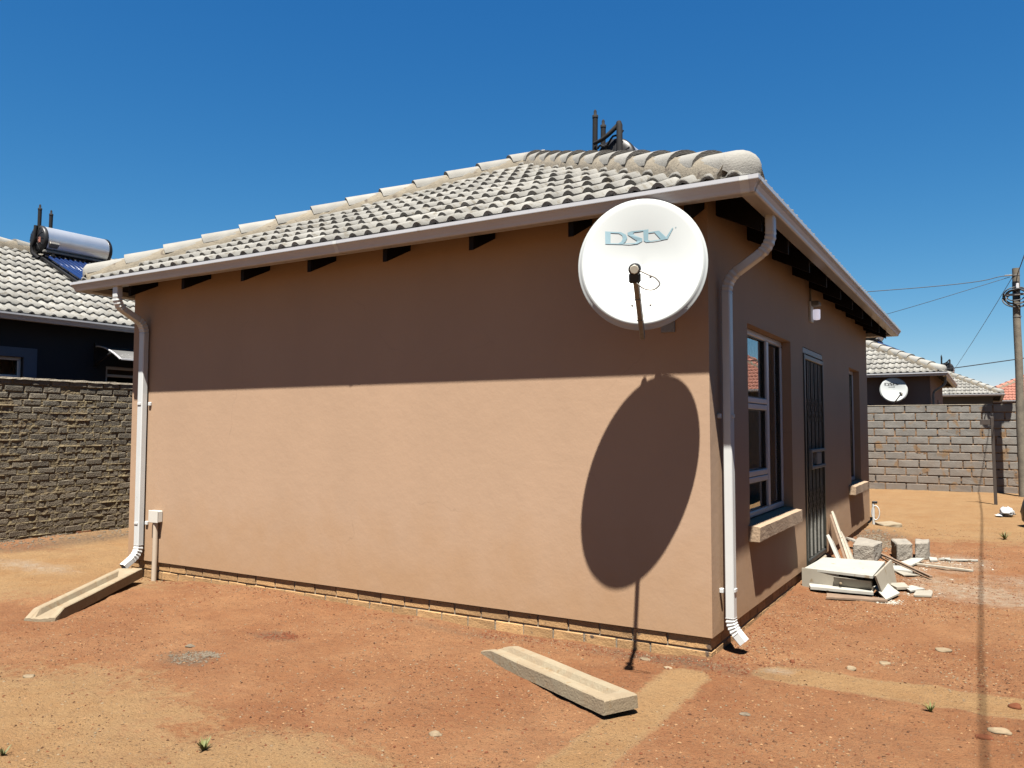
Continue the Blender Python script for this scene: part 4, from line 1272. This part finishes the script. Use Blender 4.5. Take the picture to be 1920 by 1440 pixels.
# ================================================================== rough brick wall on the left
WX = -8.66
rw = thing("brick_wall", (WX, 1, -.12), "rough dark cement brick boundary wall with smeared khaki mortar on the left", "wall")
TOP = 1.87
RC, RB = .0838, .232
mb = MB()
y_a, y_b = -1.2, 3.0
ny, nz = 300, 150
vs = []
for j in range(nz + 1):
    z = -.3 + (TOP + .3) * j / nz
    for i in range(ny + 1):
        y = y_a + (y_b - y_a) * i / ny
        # smeared mortar: stands proud along bed and perpend joints, broken up by noise
        row = (TOP - z) / RC; fr = abs(row - round(row))
        bed = max(0, 1 - fr / .20)
        col = y / RB + (.5 if int(math.floor(row)) % 2 else 0); fc = abs(col - round(col)); perp = max(0, 1 - fc / .10)
        lump = noise.noise(V3((y * 9, z * 16, 1))) * .6 + noise.noise(V3((y * 28, z * 34, 5))) * .45 + noise.noise(V3((y * 2.2, z * 2.2, 9))) * .4
        h = (.013 * max(bed, perp * .8) + .006) * (.5 + lump) - .002 + .007 * max(0, noise.noise(V3((y * 3.1, z * 5.5, 12))))
        if z > TOP - .26: h -= .008
        vs.append((WX - .0085 + max(-.012, h), y, z))
mb.add(vs, [(j * (ny + 1) + i, j * (ny + 1) + i + 1, (j + 1) * (ny + 1) + i + 1, (j + 1) * (ny + 1) + i) for j in range(nz) for i in range(ny)])
mb.box((WX - .12, -8, -.4), (WX - .035, 18, TOP - .01))
mb.obj("mortar", MT['mortar_sand'], rw)
ci = MB()
count = 0
for row in range(26):
    zc = TOP - RC * (row + .5)
    for i in range(-34, 78):
        yc = (i + (.5 if row % 2 else 0)) * RB + .03 * math.sin(row * 2.3)
        if row == 1 and i == 4: continue                     # one brick missing below the top course
        Mx = Matrix.Translation((WX - .0518 + random.uniform(-.004, .0035), yc + random.uniform(-.008, .008), zc + random.uniform(-.004, .004)))
        Mx = Mx @ Matrix.Rotation(random.uniform(-.03, .03), 4, 'X') @ Matrix.Rotation(random.uniform(-.014, .014), 4, 'Z')
        if -.55 < yc < 2.45:
            red = (row == 24 and i in (2, 3)) or (row == 23 and i == 5)
            link("brick", rough_brick('stR' if red else 'st', (.10, .214, .070), MT['stock_red'] if red else MT['stock'], .0035, .009, 10), rw, M=Mx)
        else:
            q = MB().cbox((0, 0, 0), (.10, .216, .070), ch=.008, jit=.004); ci.add([Mx @ p for p in q.v], q.f)
ci.obj("brick", MT['stock'], rw, kind='stuff')
cp = MB(); vs = []
n = 420
for i in range(n + 1):
    y = -8 + 26 * i / n
    z = TOP + .012 + .010 * noise.noise(V3((y * 7, 0, 2)))
    vs += [(WX + .010 + .006 * noise.noise(V3((y * 11, 3, 2))), y, TOP - .012 + .01 * noise.noise(V3((y * 13, 1, 2)))), (WX + .004, y, z), (WX - .12, y, z), (WX - .12, y, TOP - .02)]
cp.add(vs, [(4 * i + k, 4 * i + 4 + k, 4 * i + 5 + k, 4 * i + 1 + k) for i in range(n) for k in range(3)])
cp.obj("mortar_top", MT['coping'], rw)

# boundary wall on the right of the yard, beyond the frame; its shaded face is what the lower panes mirror
sw = thing("side_wall", (2.6, 5, -.12), "dark brick boundary wall mirrored in the lower window panes of the beige house", "wall")
MB().box((2.55, -2.5, -.4), (2.65, 13.6, 1.84)).obj("mortar", MT['mortar_sand'], sw)
ci = MB()
for row in range(25):
    for i in range(69):
        yc = -2.4 + (i + (.5 if row % 2 else 0)) * RB
        if yc < 13.45: ci.cbox((2.6, yc, 1.84 - RC * (row + .5)), (.112, .216, .070), ch=.006, jit=.002)
ci.obj("brick", MT['stock'], sw, kind='stuff')

# ================================================================== rainwater channels
def trough(A, D, L, w, h, z_open, z_closed, label):
    """A = middle of the open end on the ground, D = direction towards the closed end"""
    A = V3((A[0], A[1], 0)); D = V3((D[0], D[1], 0)).normalized(); N = V3((-D.y, D.x, 0))
    hf = .040
    st = [(0, .040, .036), (.015, .046, .038), (.10, h - .006, hf), (.13, h, hf), (L * .35, h, hf), (L * .65, h, hf), (L - .16, h, hf), (L - .10, h, h - .008), (L - .07, h, h), (L - .008, h, h), (L, h - .008, h - .008)]
    vs = []
    for s, ht, f in st:
        zb = z_open + (z_closed - z_open) * s / L
        f = min(f, ht)
        bot = 0.0
        for yy, zz in ((-w / 2, bot), (-w / 2 + .003, ht - .006), (-w / 2 + .009, ht), (-w / 2 + .044, ht), (-w / 2 + .054, ht - .006 if f < ht else ht), (-w / 2 + .072, f), (0, f - (.004 if f < ht else 0)), (w / 2 - .072, f), (w / 2 - .054, ht - .006 if f < ht else ht), (w / 2 - .044, ht), (w / 2 - .009, ht), (w / 2 - .003, ht - .006), (w / 2, bot)):
            j = random.uniform(-.0012, .0012)
            vs.append(A + D * s + N * (yy + j) + V3((0, 0, zb + zz + j)))
    c = 13
    fs = [(i * c + k, i * c + (k + 1) % c, (i + 1) * c + (k + 1) % c, (i + 1) * c + k) for i in range(len(st) - 1) for k in range(c)]
    fs = [f[::-1] for f in fs] if N.cross(D).z > 0 else fs
    fs += [tuple(range(c)), tuple(range((len(st) - 1) * c, len(st) * c))[::-1]]
    mb = MB(); mb.add(vs, fs)
    o = mb.obj("rainwater_channel", MT['trough'], None, label, "channel", "precast rainwater channels on the soil")
    bm = bmesh.new(); bm.from_mesh(o.data); bmesh.ops.recalc_face_normals(bm, faces=bm.faces[:]); bm.to_mesh(o.data); bm.free()
    return o
trough((-1.195, -.575), (1.09, -.61), 1.27, .205, .072, -.137, -.098, "concrete rainwater channel lying loose below the dish near the house corner")
trough((-4.44, -1.575), (-.55, .84), 1.50, .225, .082, -.140, -.085, "concrete rainwater channel under the spout of the left downpipe")

# ================================================================== rubbish by the door
def board(name, pts, z0, th, m, label, group, cat="board", z1=None):
    mb = MB()
    zz = list(z0) if isinstance(z0, (list, tuple)) else [z0] * len(pts)
    P2, Z2 = [], []
    for i in range(len(pts)):                            # chipped outline
        a, b = V3((*pts[i], 0)), V3((*pts[(i + 1) % len(pts)], 0))
        k = max(1, int((b - a).length / .06))
        for j in range(k):
            q = a.lerp(b, j / k)
            e = .003 if j == 0 else .0055
            P2.append((q.x + random.uniform(-e, e), q.y + random.uniform(-e, e)))
            Z2.append(zz[i] + (zz[(i + 1) % len(pts)] - zz[i]) * j / k)
    pts, zz = P2, Z2
    mb.prism([tuple(p) for p in pts], zz, [z + th for z in zz])
    return mb.obj(name, m, None, label, cat, group)
cab = thing("broken_cabinet", (.35, 2.8, -.12), "white cabinet lying on its back below the security gate", "cabinet")
MB().prism([(.095, 3.22), (.62, 3.26), (.615, 2.40), (.055, 2.52)], .038, .058).obj("top_panel", MT['melamine'], cab)
MB().prism([(.035, 2.535), (.34, 2.485), (.342, 2.468), (.032, 2.518)], -.13, .055).obj("front_panel", MT['melamine2'], cab)
MB().prism([(.09, 3.23), (.62, 3.27), (.62, 3.25), (.09, 3.21)], -.13, .037).obj("back_panel", MT['melamine2'], cab)
MB().prism([(.036, 2.53), (.075, 3.22), (.093, 3.22), (.054, 2.53)], -.13, .037).obj("end_panel", MT['melamine2'], cab)
mb = MB(); mb.add([(.625, 2.395, .062), (.66, 3.27, .075), (.70, 3.24, -.12), (.675, 2.50, -.135), (.640, 2.400, .062), (.675, 3.27, .075), (.715, 3.24, -.12), (.690, 2.50, -.135)],
                  [(0, 1, 2, 3), (7, 6, 5, 4), (0, 4, 5, 1), (1, 5, 6, 2), (2, 6, 7, 3), (3, 7, 4, 0)]); mb.obj("loose_side", MT['melamine2'], cab)
mb = MB(); mb.add([(.305, 2.435, .018), (.60, 2.435, .008), (.60, 2.50, -.125), (.30, 2.52, -.12), (.305, 2.455, .018), (.60, 2.455, .008), (.60, 2.52, -.125), (.30, 2.54, -.12)],
                  [(0, 3, 2, 1), (4, 5, 6, 7), (0, 1, 5, 4), (1, 2, 6, 5), (2, 3, 7, 6), (3, 0, 4, 7)]); mb.obj("drawer_front", MT['melamine2'], cab)
MB().lathe([(.012, 0), (.012, .006), (.002, .008)], (.36, 2.443, -.035), (0, -1, .4), 10).obj("handle", MT['board_core'], cab)
MB().prism([(.34, 2.53), (.60, 2.50), (.60, 2.55), (.34, 2.58)], -.125, .02).obj("inner_shelf", MT['board_core'], cab)
GR = "building rubbish piled by the door"
lp = MB().rod((.035, 4.16, .385), (.33, 3.30, -.03), .055, .022, up=(1, 0, .4)).obj("plank", MT['plank'], None, "longest grey plank leaning against the wall beside the gate", "plank", GR)
MB().rod((.028, 4.08, .365), (.305, 3.27, -.04), .034, .020, up=(1, 0, .4)).obj("plank", MT['plank_brown'], None, "narrow darker plank leaning tight beside the longest plank", "plank", GR)
MB().rod((.13, 4.10, .175), (.385, 3.26, -.06), .075, .022, up=(1, 0, .5)).obj("plank", MT['plank'], None, "short pale plank leaning right of the longest plank", "plank", GR)
MB().rod((.055, 3.83, .155), (.255, 3.25, -.03), .11, .030, up=(1, 0, .5)).obj("plank", MT['melamine'], None, "broad white broken board leaning left of the planks by the gate", "board", GR)
def rubble(name, pts, z0, z1, label, cat="concrete block", m=None, top=None):
    mb = MB().prism(pts, z0, z1)
    o = mb.obj(name, m or MT['rubble'], None, label, cat, GR)
    bm = bmesh.new(); bm.from_mesh(o.data)
    bmesh.ops.bevel(bm, geom=bm.edges[:], offset=.010, segments=1, affect='EDGES')
    bmesh.ops.subdivide_edges(bm, edges=bm.edges[:], cuts=3, use_grid_fill=True)
    for v in bm.verts:
        q = v.co * 22
        v.co += V3((noise.noise(q), noise.noise(q + V3((7, 0, 0))), noise.noise(q + V3((0, 9, 0))))) * .009
    bm.to_mesh(o.data); bm.free()
    return o
rubble("concrete_block", [(.20, 4.32), (.40, 4.32), (.44, 4.72), (.16, 5.0)], -.13, .055, "broken cement block with a gouged side behind the leaning planks")
rubble("concrete_block", [(.595, 4.60), (.735, 4.72), (.64, 5.12), (.50, 4.98)], -.13, .055, "left of the two upright cement blocks beside the plaster dust", "concrete block")
rubble("concrete_block", [(.755, 4.78), (.875, 4.85), (.87, 5.18), (.73, 5.14)], -.13, .055, "right of the two upright cement blocks beside the plaster dust", "concrete block")
MB().rod((.06, 5.05, .02), (.32, 4.78, -.04), .10, .02, up=(.3, 0, 1)).obj("plank", MT['rubble'], None, "grey board lying across the broken block behind the planks", "board", GR)
def flat(name, pts, label, m, th=.014, z=-.118, cat="board", tilt=None):
    zz = [gz(p[0], p[1]) + .008 + (tilt[i] if tilt else 0) for i, p in enumerate(pts)]
    return board(name, pts, zz, th, MT[m], label, GR, cat)
flat("board", [(.10, 2.48), (.60, 2.50), (.62, 2.40), (.13, 2.36)], "long white plank lying along the front of the cabinet", 'melamine', .022, tilt=[.01, .02, .02, .01])
flat("plank", [(.27, 2.30), (.73, 2.36), (.735, 2.26), (.29, 2.16)], "flat brown plank nearest the camera in front of the cabinet", 'plank_brown', .014)
flat("board", [(.60, 2.57), (.66, 2.86), (.80, 2.56), (.72, 2.30)], "square white board tilted on the rubbish at the cabinet corner", 'melamine', .013, tilt=[.045, .05, .01, .004])
flat("board", [(.67, 2.98), (.79, 3.06), (.84, 2.90), (.75, 2.82)], "small pale board behind the tilted square white board", 'melamine2', .02, tilt=[.02, .02, .01, .01])
flat("board", [(.80, 2.93), (.85, 3.04), (.96, 2.98), (.86, 2.76)], "pointed white board right of the tilted square board", 'melamine', .013, tilt=[.01, .015, .0, .005])
flat("tile", [(.90, 2.82), (1.02, 2.87), (1.03, 2.63), (.90, 2.61)], "cream tile lying alone to the right of the white boards", 'melamine2', .012, cat="tile")
flat("board", [(.59, 4.23), (.74, 4.60), (.86, 4.58), (.76, 4.21)], "white board lying flat in front of the two cement blocks", 'melamine', .014, tilt=[0, .02, .03, .0])
flat("board", [(.57, 4.05), (.71, 4.14), (.83, 3.88), (.60, 3.80)], "white board lying beside the cabinet end under the stick", 'melamine', .018)
flat("board", [(.64, 3.80), (.70, 3.80), (.86, 3.74), (.74, 3.58)], "thin white splinter of board nearest the crossing sticks", 'melamine2', .010)
flat("board", [(.87, 4.98), (.95, 4.93), (.97, 4.71), (.90, 4.67)], "white fragment touching the right cement block", 'melamine', .014)
flat("board", [(.97, 4.82), (1.01, 5.00), (1.03, 4.84)], "small three cornered white chip in the plaster dust", 'melamine', .016)
flat("board", [(1.02, 5.01), (1.07, 5.01), (1.09, 4.76), (1.02, 4.84)], "white shard between the chip and the long white strip", 'melamine', .014)
flat("board", [(1.06, 4.91), (1.33, 5.0), (1.335, 4.94), (1.07, 4.84)], "long thin white strip in the plaster dust", 'melamine', .012)
MB().rod((.43, 4.66, -.075), (.97, 3.62, -.105), .028, .022).obj("stick", MT['plank_brown'], None, "brown stick crossing the white boards end to end", "stick", GR)
MB().rod((.80, 4.32, -.10), (1.30, 4.20, -.107), .034, .018).obj("stick", MT['plank'], None, "flat grey stick lying towards the open yard", "stick", GR)
MB().rod((.50, 4.45, -.085), (.90, 3.68, -.112), .014, .012).obj("stick", MT['plank_brown'], None, "thin stick lying right under the brown stick", "stick", GR)

# splash slab and hose at the rear corner
rubble("splash_slab", [(-.02, 8.02), (.20, 8.22), (.36, 7.98), (.16, 7.62)], -.15, -.085, "pale splash slab on the soil at the far house corner", "slab", m=MT['trough'])
hs = thing("garden_tap", (.06, 7.52, .1), "white garden tap and hose loop at the far corner of the beige house", "tap")
MB().tube([(.03, 7.53, -.15), (.03, 7.53, .22)], .018, 8).obj("standpipe", MT['cable_white'], hs)
MB().cbox((.05, 7.53, .235), (.07, .04, .035), ch=.008).obj("tap_head", MT['black'], hs)
MB().tube([(.06 + .05 * math.sin(a * .45), 7.52, .09 + .10 * math.cos(a * .45)) for a in range(15)], .008, 8).obj("hose", MT['cable_white'], hs)

# ================================================================== pole, wires, post
PX, PY = 2.02, 14.8
pl = thing("utility_pole", (PX, PY, -.12), "weathered wooden utility pole with coiled black cables in front of the block wall", "pole")
pts = [(PX + .006 * math.sin(i), PY, -.3 + 4.93 * i / 14) for i in range(15)]
MB().tube(pts, [.080 - .012 * i / 14 for i in range(15)], 18).obj("shaft", MT['pole'], pl)
MB().lathe([(.071, 0), (.071, .42)], (PX, PY, 3.93), (0, 0, 1), 16, caps=False).obj("wrap", MT['black'], pl)
for i, (r, z, tl) in enumerate(((.24, 4.05, .15), (.21, 4.02, -.2), (.17, 4.06, .35), (.25, 3.98, .05), (.19, 3.95, -.1))):
    P = []
    for k in range(29):
        a = 2 * math.pi * k / 28
        P.append((PX + r * math.cos(a), PY - .09 + .05 * math.sin(a * 2 + i), z + r * .72 * math.sin(a) + tl * .06 * math.cos(a)))
    MB().tube(P, .013, 6, caps=False).obj("cable_coil", MT['wire'], pl)
MB().cbox((PX - .02, PY - .08, 4.07), (.46, .05, .045), ch=.006).obj("cross_bracket", MT['galv'], pl)
MB().cbox((PX + .22, PY - .07, 4.05), (.16, .14, .26), ch=.02).obj("junction_box", MT['black'], pl)
MB().cbox((PX + .02, PY - .085, 4.25), (.06, .03, .10), ch=.004).obj("tag_plate", MT['upvc'], pl)
MB().lathe([(.078, 0), (.078, .025)], (PX, PY, 3.60), (0, 0, 1), 16).obj("band", MT['galv'], pl)
MB().lathe([(.076, 0), (.076, .03)], (PX, PY, 4.47), (0, 0, 1), 16).cbox((PX - .12, PY - .02, 4.49), (.16, .03, .03), ch=.004).obj("band", MT['galv'], pl)
def wire(p, r, label, sag=.0):
    P = [V3(q) for q in p]
    out = []
    if len(P) == 2:
        for i in range(25):
            t = i / 24
            q = P[0].lerp(P[1], t); q.z -= sag * 4 * t * (1 - t); out.append(q)
    else:
        for a, b, c_, d_ in zip([P[0]] + P[:-2], P[:-1], P[1:], P[2:] + [P[-1]]):
            for i in range(10):
                t = i / 10
                out.append(.5 * ((2 * b) + (c_ - a) * t + (2 * a - 5 * b + 4 * c_ - d_) * t * t + (3 * b - a - 3 * c_ + d_) * t ** 3))
        out.append(P[-1])
    return MB().tube(out, r, 6).obj("overhead_cable", MT['wire'], None, label, "cable", "overhead cables from the wooden pole")
wire([(PX - .19, PY, 4.49), (-.69, PY, 4.385), (-14, PY, 4.6)], .008, "upper cable running left from the pole top behind the beige roof")
wire([(PX - .10, PY, 4.46), (-.35, PY + .1, 3.885), (-3.5, 16.0, 3.35)], .0055, "second cable sloping down from the pole top towards the brown house roof")
wire([(PX - .06, PY, 4.45), (.20, 32.6, 3.62)], .006, "thin cable dropping from the pole top to the farther grey house", .05)
wire([(.56, 17.62, 2.75), (2.19, 17.0, 2.905), (9, 14.5, 3.6)], .011, "low thick cable from the brown house corner passing behind the pole")
wire([(PX + .03, PY, 4.50), (2.16, 9, 4.42), (2.25, 1.5, 4.6), (2.36, -3, 4.9), (2.7, -14, 5.6)], .009, "thick cable from the pole top passing over the yard")
ps = thing("steel_post", (1.53, 12.5, -.12), "thin dark rusty steel post standing in front of the block wall", "post")
MB().rod((1.53, 12.5, -.3), (1.51, 12.5, 1.50), .055, .055, up=(0, 1, 0)).obj("upright", MT['post'], ps)
MB().cbox((1.40, 12.5, 1.40), (.17, .02, .10), ch=.003).obj("plate", MT['post'], ps)

# refuse bag, litter
def lump(name, c, r, m, label, cat, k=.2, seg=3, f=2.2):
    bm = bmesh.new()
    bmesh.ops.create_icosphere(bm, subdivisions=seg, radius=1)
    for v in bm.verts:
        d = 1 + k * noise.noise(v.co * f + V3(c)) + k * .5 * abs(noise.noise(v.co * f * 3 + V3(c)))
        v.co = V3((v.co.x * r[0] * d, v.co.y * r[1] * d, v.co.z * r[2] * d)) + V3(c)
    me = bpy.data.meshes.new(name); bm.to_mesh(me); bm.free()
    me.materials.append(m)
    if seg > 2:
        for p in me.polygons: p.use_smooth = True
    return link(name, me, None, label, cat)
bag = lump("refuse_bag", (2.04, 8.75, .22), (.22, .26, .46), MT['bag'], "black plastic refuse bag standing at the right edge near the pole", "refuse bag", .16)
for v in bag.data.vertices:                              # slumped sack gathered to a tied neck
    h = (v.co.z + .22) / .85
    f = 1.0 if h < .45 else max(.16, 1 - ((h - .45) / .45) ** 1.3 * .85)
    w = 1 + .10 * math.sin(9 * math.atan2(v.co.y - 8.75, v.co.x - 2.04) + 6 * h) * min(1, h * 1.5)
    v.co.x = 2.04 + (v.co.x - 2.04) * f * w
    v.co.y = 8.75 + (v.co.y - 8.75) * f * w
lump("crumpled_paper", (1.67, 10.3, -.06), (.085, .14, .075), MT['paper'], "crumpled white plastic litter on the sand in front of the pole", "litter", .7, 3, 3.0)
lump("crumpled_paper", (1.585, 10.25, -.105), (.075, .10, .014), MT['paper'], "flattened strip of white litter left of the crumpled piece", "litter", .8, 2, 3.0)

# weeds
def weed(c, n, h, label):
    t = MB()
    for i in range(n):
        a = random.uniform(0, 6.28); l = h * random.uniform(.6, 1.1); sp = random.uniform(.25, .9)
        w = .0045
        P = []
        for k in range(4):
            s = k / 3
            P.append(V3((c[0] + math.cos(a) * l * sp * s, c[1] + math.sin(a) * l * sp * s, gz(c[0], c[1]) - .004 + l * (s - .35 * sp * s * s))))
        sd = V3((-math.sin(a), math.cos(a), 0))
        vs = []
        for k, p in enumerate(P):
            ww = w * (1 - .85 * (k / 3) ** 2)
            vs += [p - sd * ww, p + sd * ww + V3((0, 0, .002))]
        t.add(vs, [(2 * k, 2 * k + 1, 2 * k + 3, 2 * k + 2) for k in range(3)])
    return t.obj("weed", MT['weed'], None, label, "weed", "small weeds in the bare yard")
weed((-1.485, -2.49), 26, .062, "bright little weed alone on the bare sand in the foreground")
weed((1.19, -.33), 16, .055, "dark small weed at the edge of the sandy strip on the right")
weed((1.60, 7.06), 40, .12, "tuft of grass at the far end of the pale strip in the yard")
weed((-2.17, -2.97), 14, .05, "weed at the left foreground edge of the yard")

# stones one can pick out
def stone(x, y, r, m, label, flat_=.55):
    r *= .78
    z = gz(x, y)
    lump("stone", (x, y, z + r * flat_ * .22), (r, r * .75, r * flat_), MT[m], label, "stone", .38, 3, 1.1)['group'] = "loose stones in the yard"
stone(1.55, -.04, .034, 'stone_red', "dark red brick lump by the end of the sandy strip", .7)
stone(1.42, -.60, .042, 'stone_red', "dark brown lump in the cable shadow on the right", .45)
stone(1.48, -.48, .055, 'stone_pale', "jagged pale stone beside the dark brown lump", .35)
stone(1.19, .96, .055, 'stone_pale', "flat cream stone in the middle of the red soil on the right", .3)
stone(.90, .47, .040, 'stone_pale', "cream pebble left of the flat cream stone", .35)
stone(.75, .22, .036, 'stone_pale', "pinkish stone just above the sandy strip", .6)
stone(-.36, -.19, .040, 'stone_pale', "round flat pale stone under the brick plinth near the pole shadow", .2)
stone(-3.18, -2.32, .045, 'stone_pale', "white flat stone at the left foreground", .25)
stone(-2.93, -1.46, .042, 'stone_grey', "grey flat stone by the grey gravel patch", .35)
stone(-.17, .02 - .33, .03, 'stone_pale', "small pale stone at the top of the sandy trench", .3)
stone(-.73, -1.83, .040, 'stone_pale', "cracked white stone low in the foreground", .4)
stone(.41, -.82, .036, 'stone_grey', "flat tan stone right of the sandy trench", .22)
stone(.42, .22, .022, 'stone_red', "round red lump below the downpipe spout", .9)

# loose grit, as masses
def grit(name, n, rlo, rhi, m, place):
    mb = MB()
    base = [(1, 0, 0), (-1, 0, 0), (0, 1, 0), (0, -1, 0), (0, 0, 1), (0, 0, -.5)]
    F = [(0, 2, 4), (2, 1, 4), (1, 3, 4), (3, 0, 4), (2, 0, 5), (1, 2, 5), (3, 1, 5), (0, 3, 5)]
    for _ in range(n):
        x, y = place()
        if HX0 - .02 < x < HX1 + .02 and y > -.02 and y < HY1: continue
        z = gz(x, y)
        r = rlo + (rhi - rlo) * random.random() ** 2.4
        a = random.uniform(0, 6.28); ca_, sa = math.cos(a), math.sin(a)
        ex, ey, ez = random.uniform(.6, 1.3), random.uniform(.5, 1), random.uniform(.3, .75)
        vs = []
        for b in base:
            px, py, pz = b[0] * r * ex * random.uniform(.7, 1.2), b[1] * r * ey * random.uniform(.7, 1.2), b[2] * r * ez
            vs.append((x + px * ca_ - py * sa, y + px * sa + py * ca_, z + pz + r * ez * .15))
        mb.add(vs, F)
    return mb.obj(name, MT[m], None, kind='stuff')
def yard():
    while True:
        t = random.random() ** 1.6
        y = -3.4 + 12 * t
        x = random.uniform(-4.5, 2.3) if y < 0 else random.uniform(.02, 2.4)
        d = noise.noise(V3((x * 1.3, y * 1.3, 3)))
        if random.random() < (.55 + 1.4 * d) * (1 - .85 * min(1, soil(x, y)[0])): return x, y
def around(cs):
    def f():
        c, r = random.choice(cs)
        return random.gauss(c[0], r[0] * .5), random.gauss(c[1], r[1] * .5)
    return f
grit("pale_gravel", 7500, .0028, .0095, 'stone_pale', yard)
grit("dark_gravel", 8000, .0028, .0095, 'stone_dark', yard)
grit("red_gravel", 6000, .003, .012, 'stone_red', yard)
grit("tan_gravel", 6500, .003, .011, 'stone_tan', yard)
def along():
    s = random.random()
    if s < .6:
        x = random.uniform(-1.6, .25); return x, -.03 - abs(random.gauss(0, .13))
    if s < .8: return abs(random.gauss(0, .14)) + .02, random.uniform(-.1, 1.2)
    return random.uniform(-5.6, -1.6), -.03 - abs(random.gauss(0, .09))
grit("plinth_gravel", 1700, .003, .013, 'stone_red', along)
grit("plinth_chips", 900, .002, .008, 'stone_pale', along)
grit("grey_gravel", 520, .004, .014, 'stone_grey', around([((-2.74, -1.62), (.15, .10)), ((-2.66, -1.52), (.10, .06))]))
grit("red_gravel", 420, .004, .013, 'stone_red', around([((-2.72, -.97), (.14, .08)), ((-2.62, -.90), (.1, .06))]))
grit("rubble_gravel", 900, .006, .028, 'stone_grey', around([((.18, 6.3), (.35, .8)), ((.35, 5.7), (.3, .5))]))
def chips():
    c, r = random.choice((((.8, 2.75), (.25, .5)), ((1.0, 4.75), (.3, .3)), ((.75, 3.9), (.25, .5)), ((.35, 4.2), (.25, .5)), ((.75, 2.3), (.1, .1))))
    return random.gauss(c[0], r[0] * .6), random.gauss(c[1], r[1] * .6)
grit("plaster_chips", 750, .003, .017, 'melamine2', chips)
grit("wall_gravel", 700, .005, .025, 'stone_grey', lambda: (-8.6 + abs(random.gauss(0, .22)), random.uniform(-.8, 3.2)))
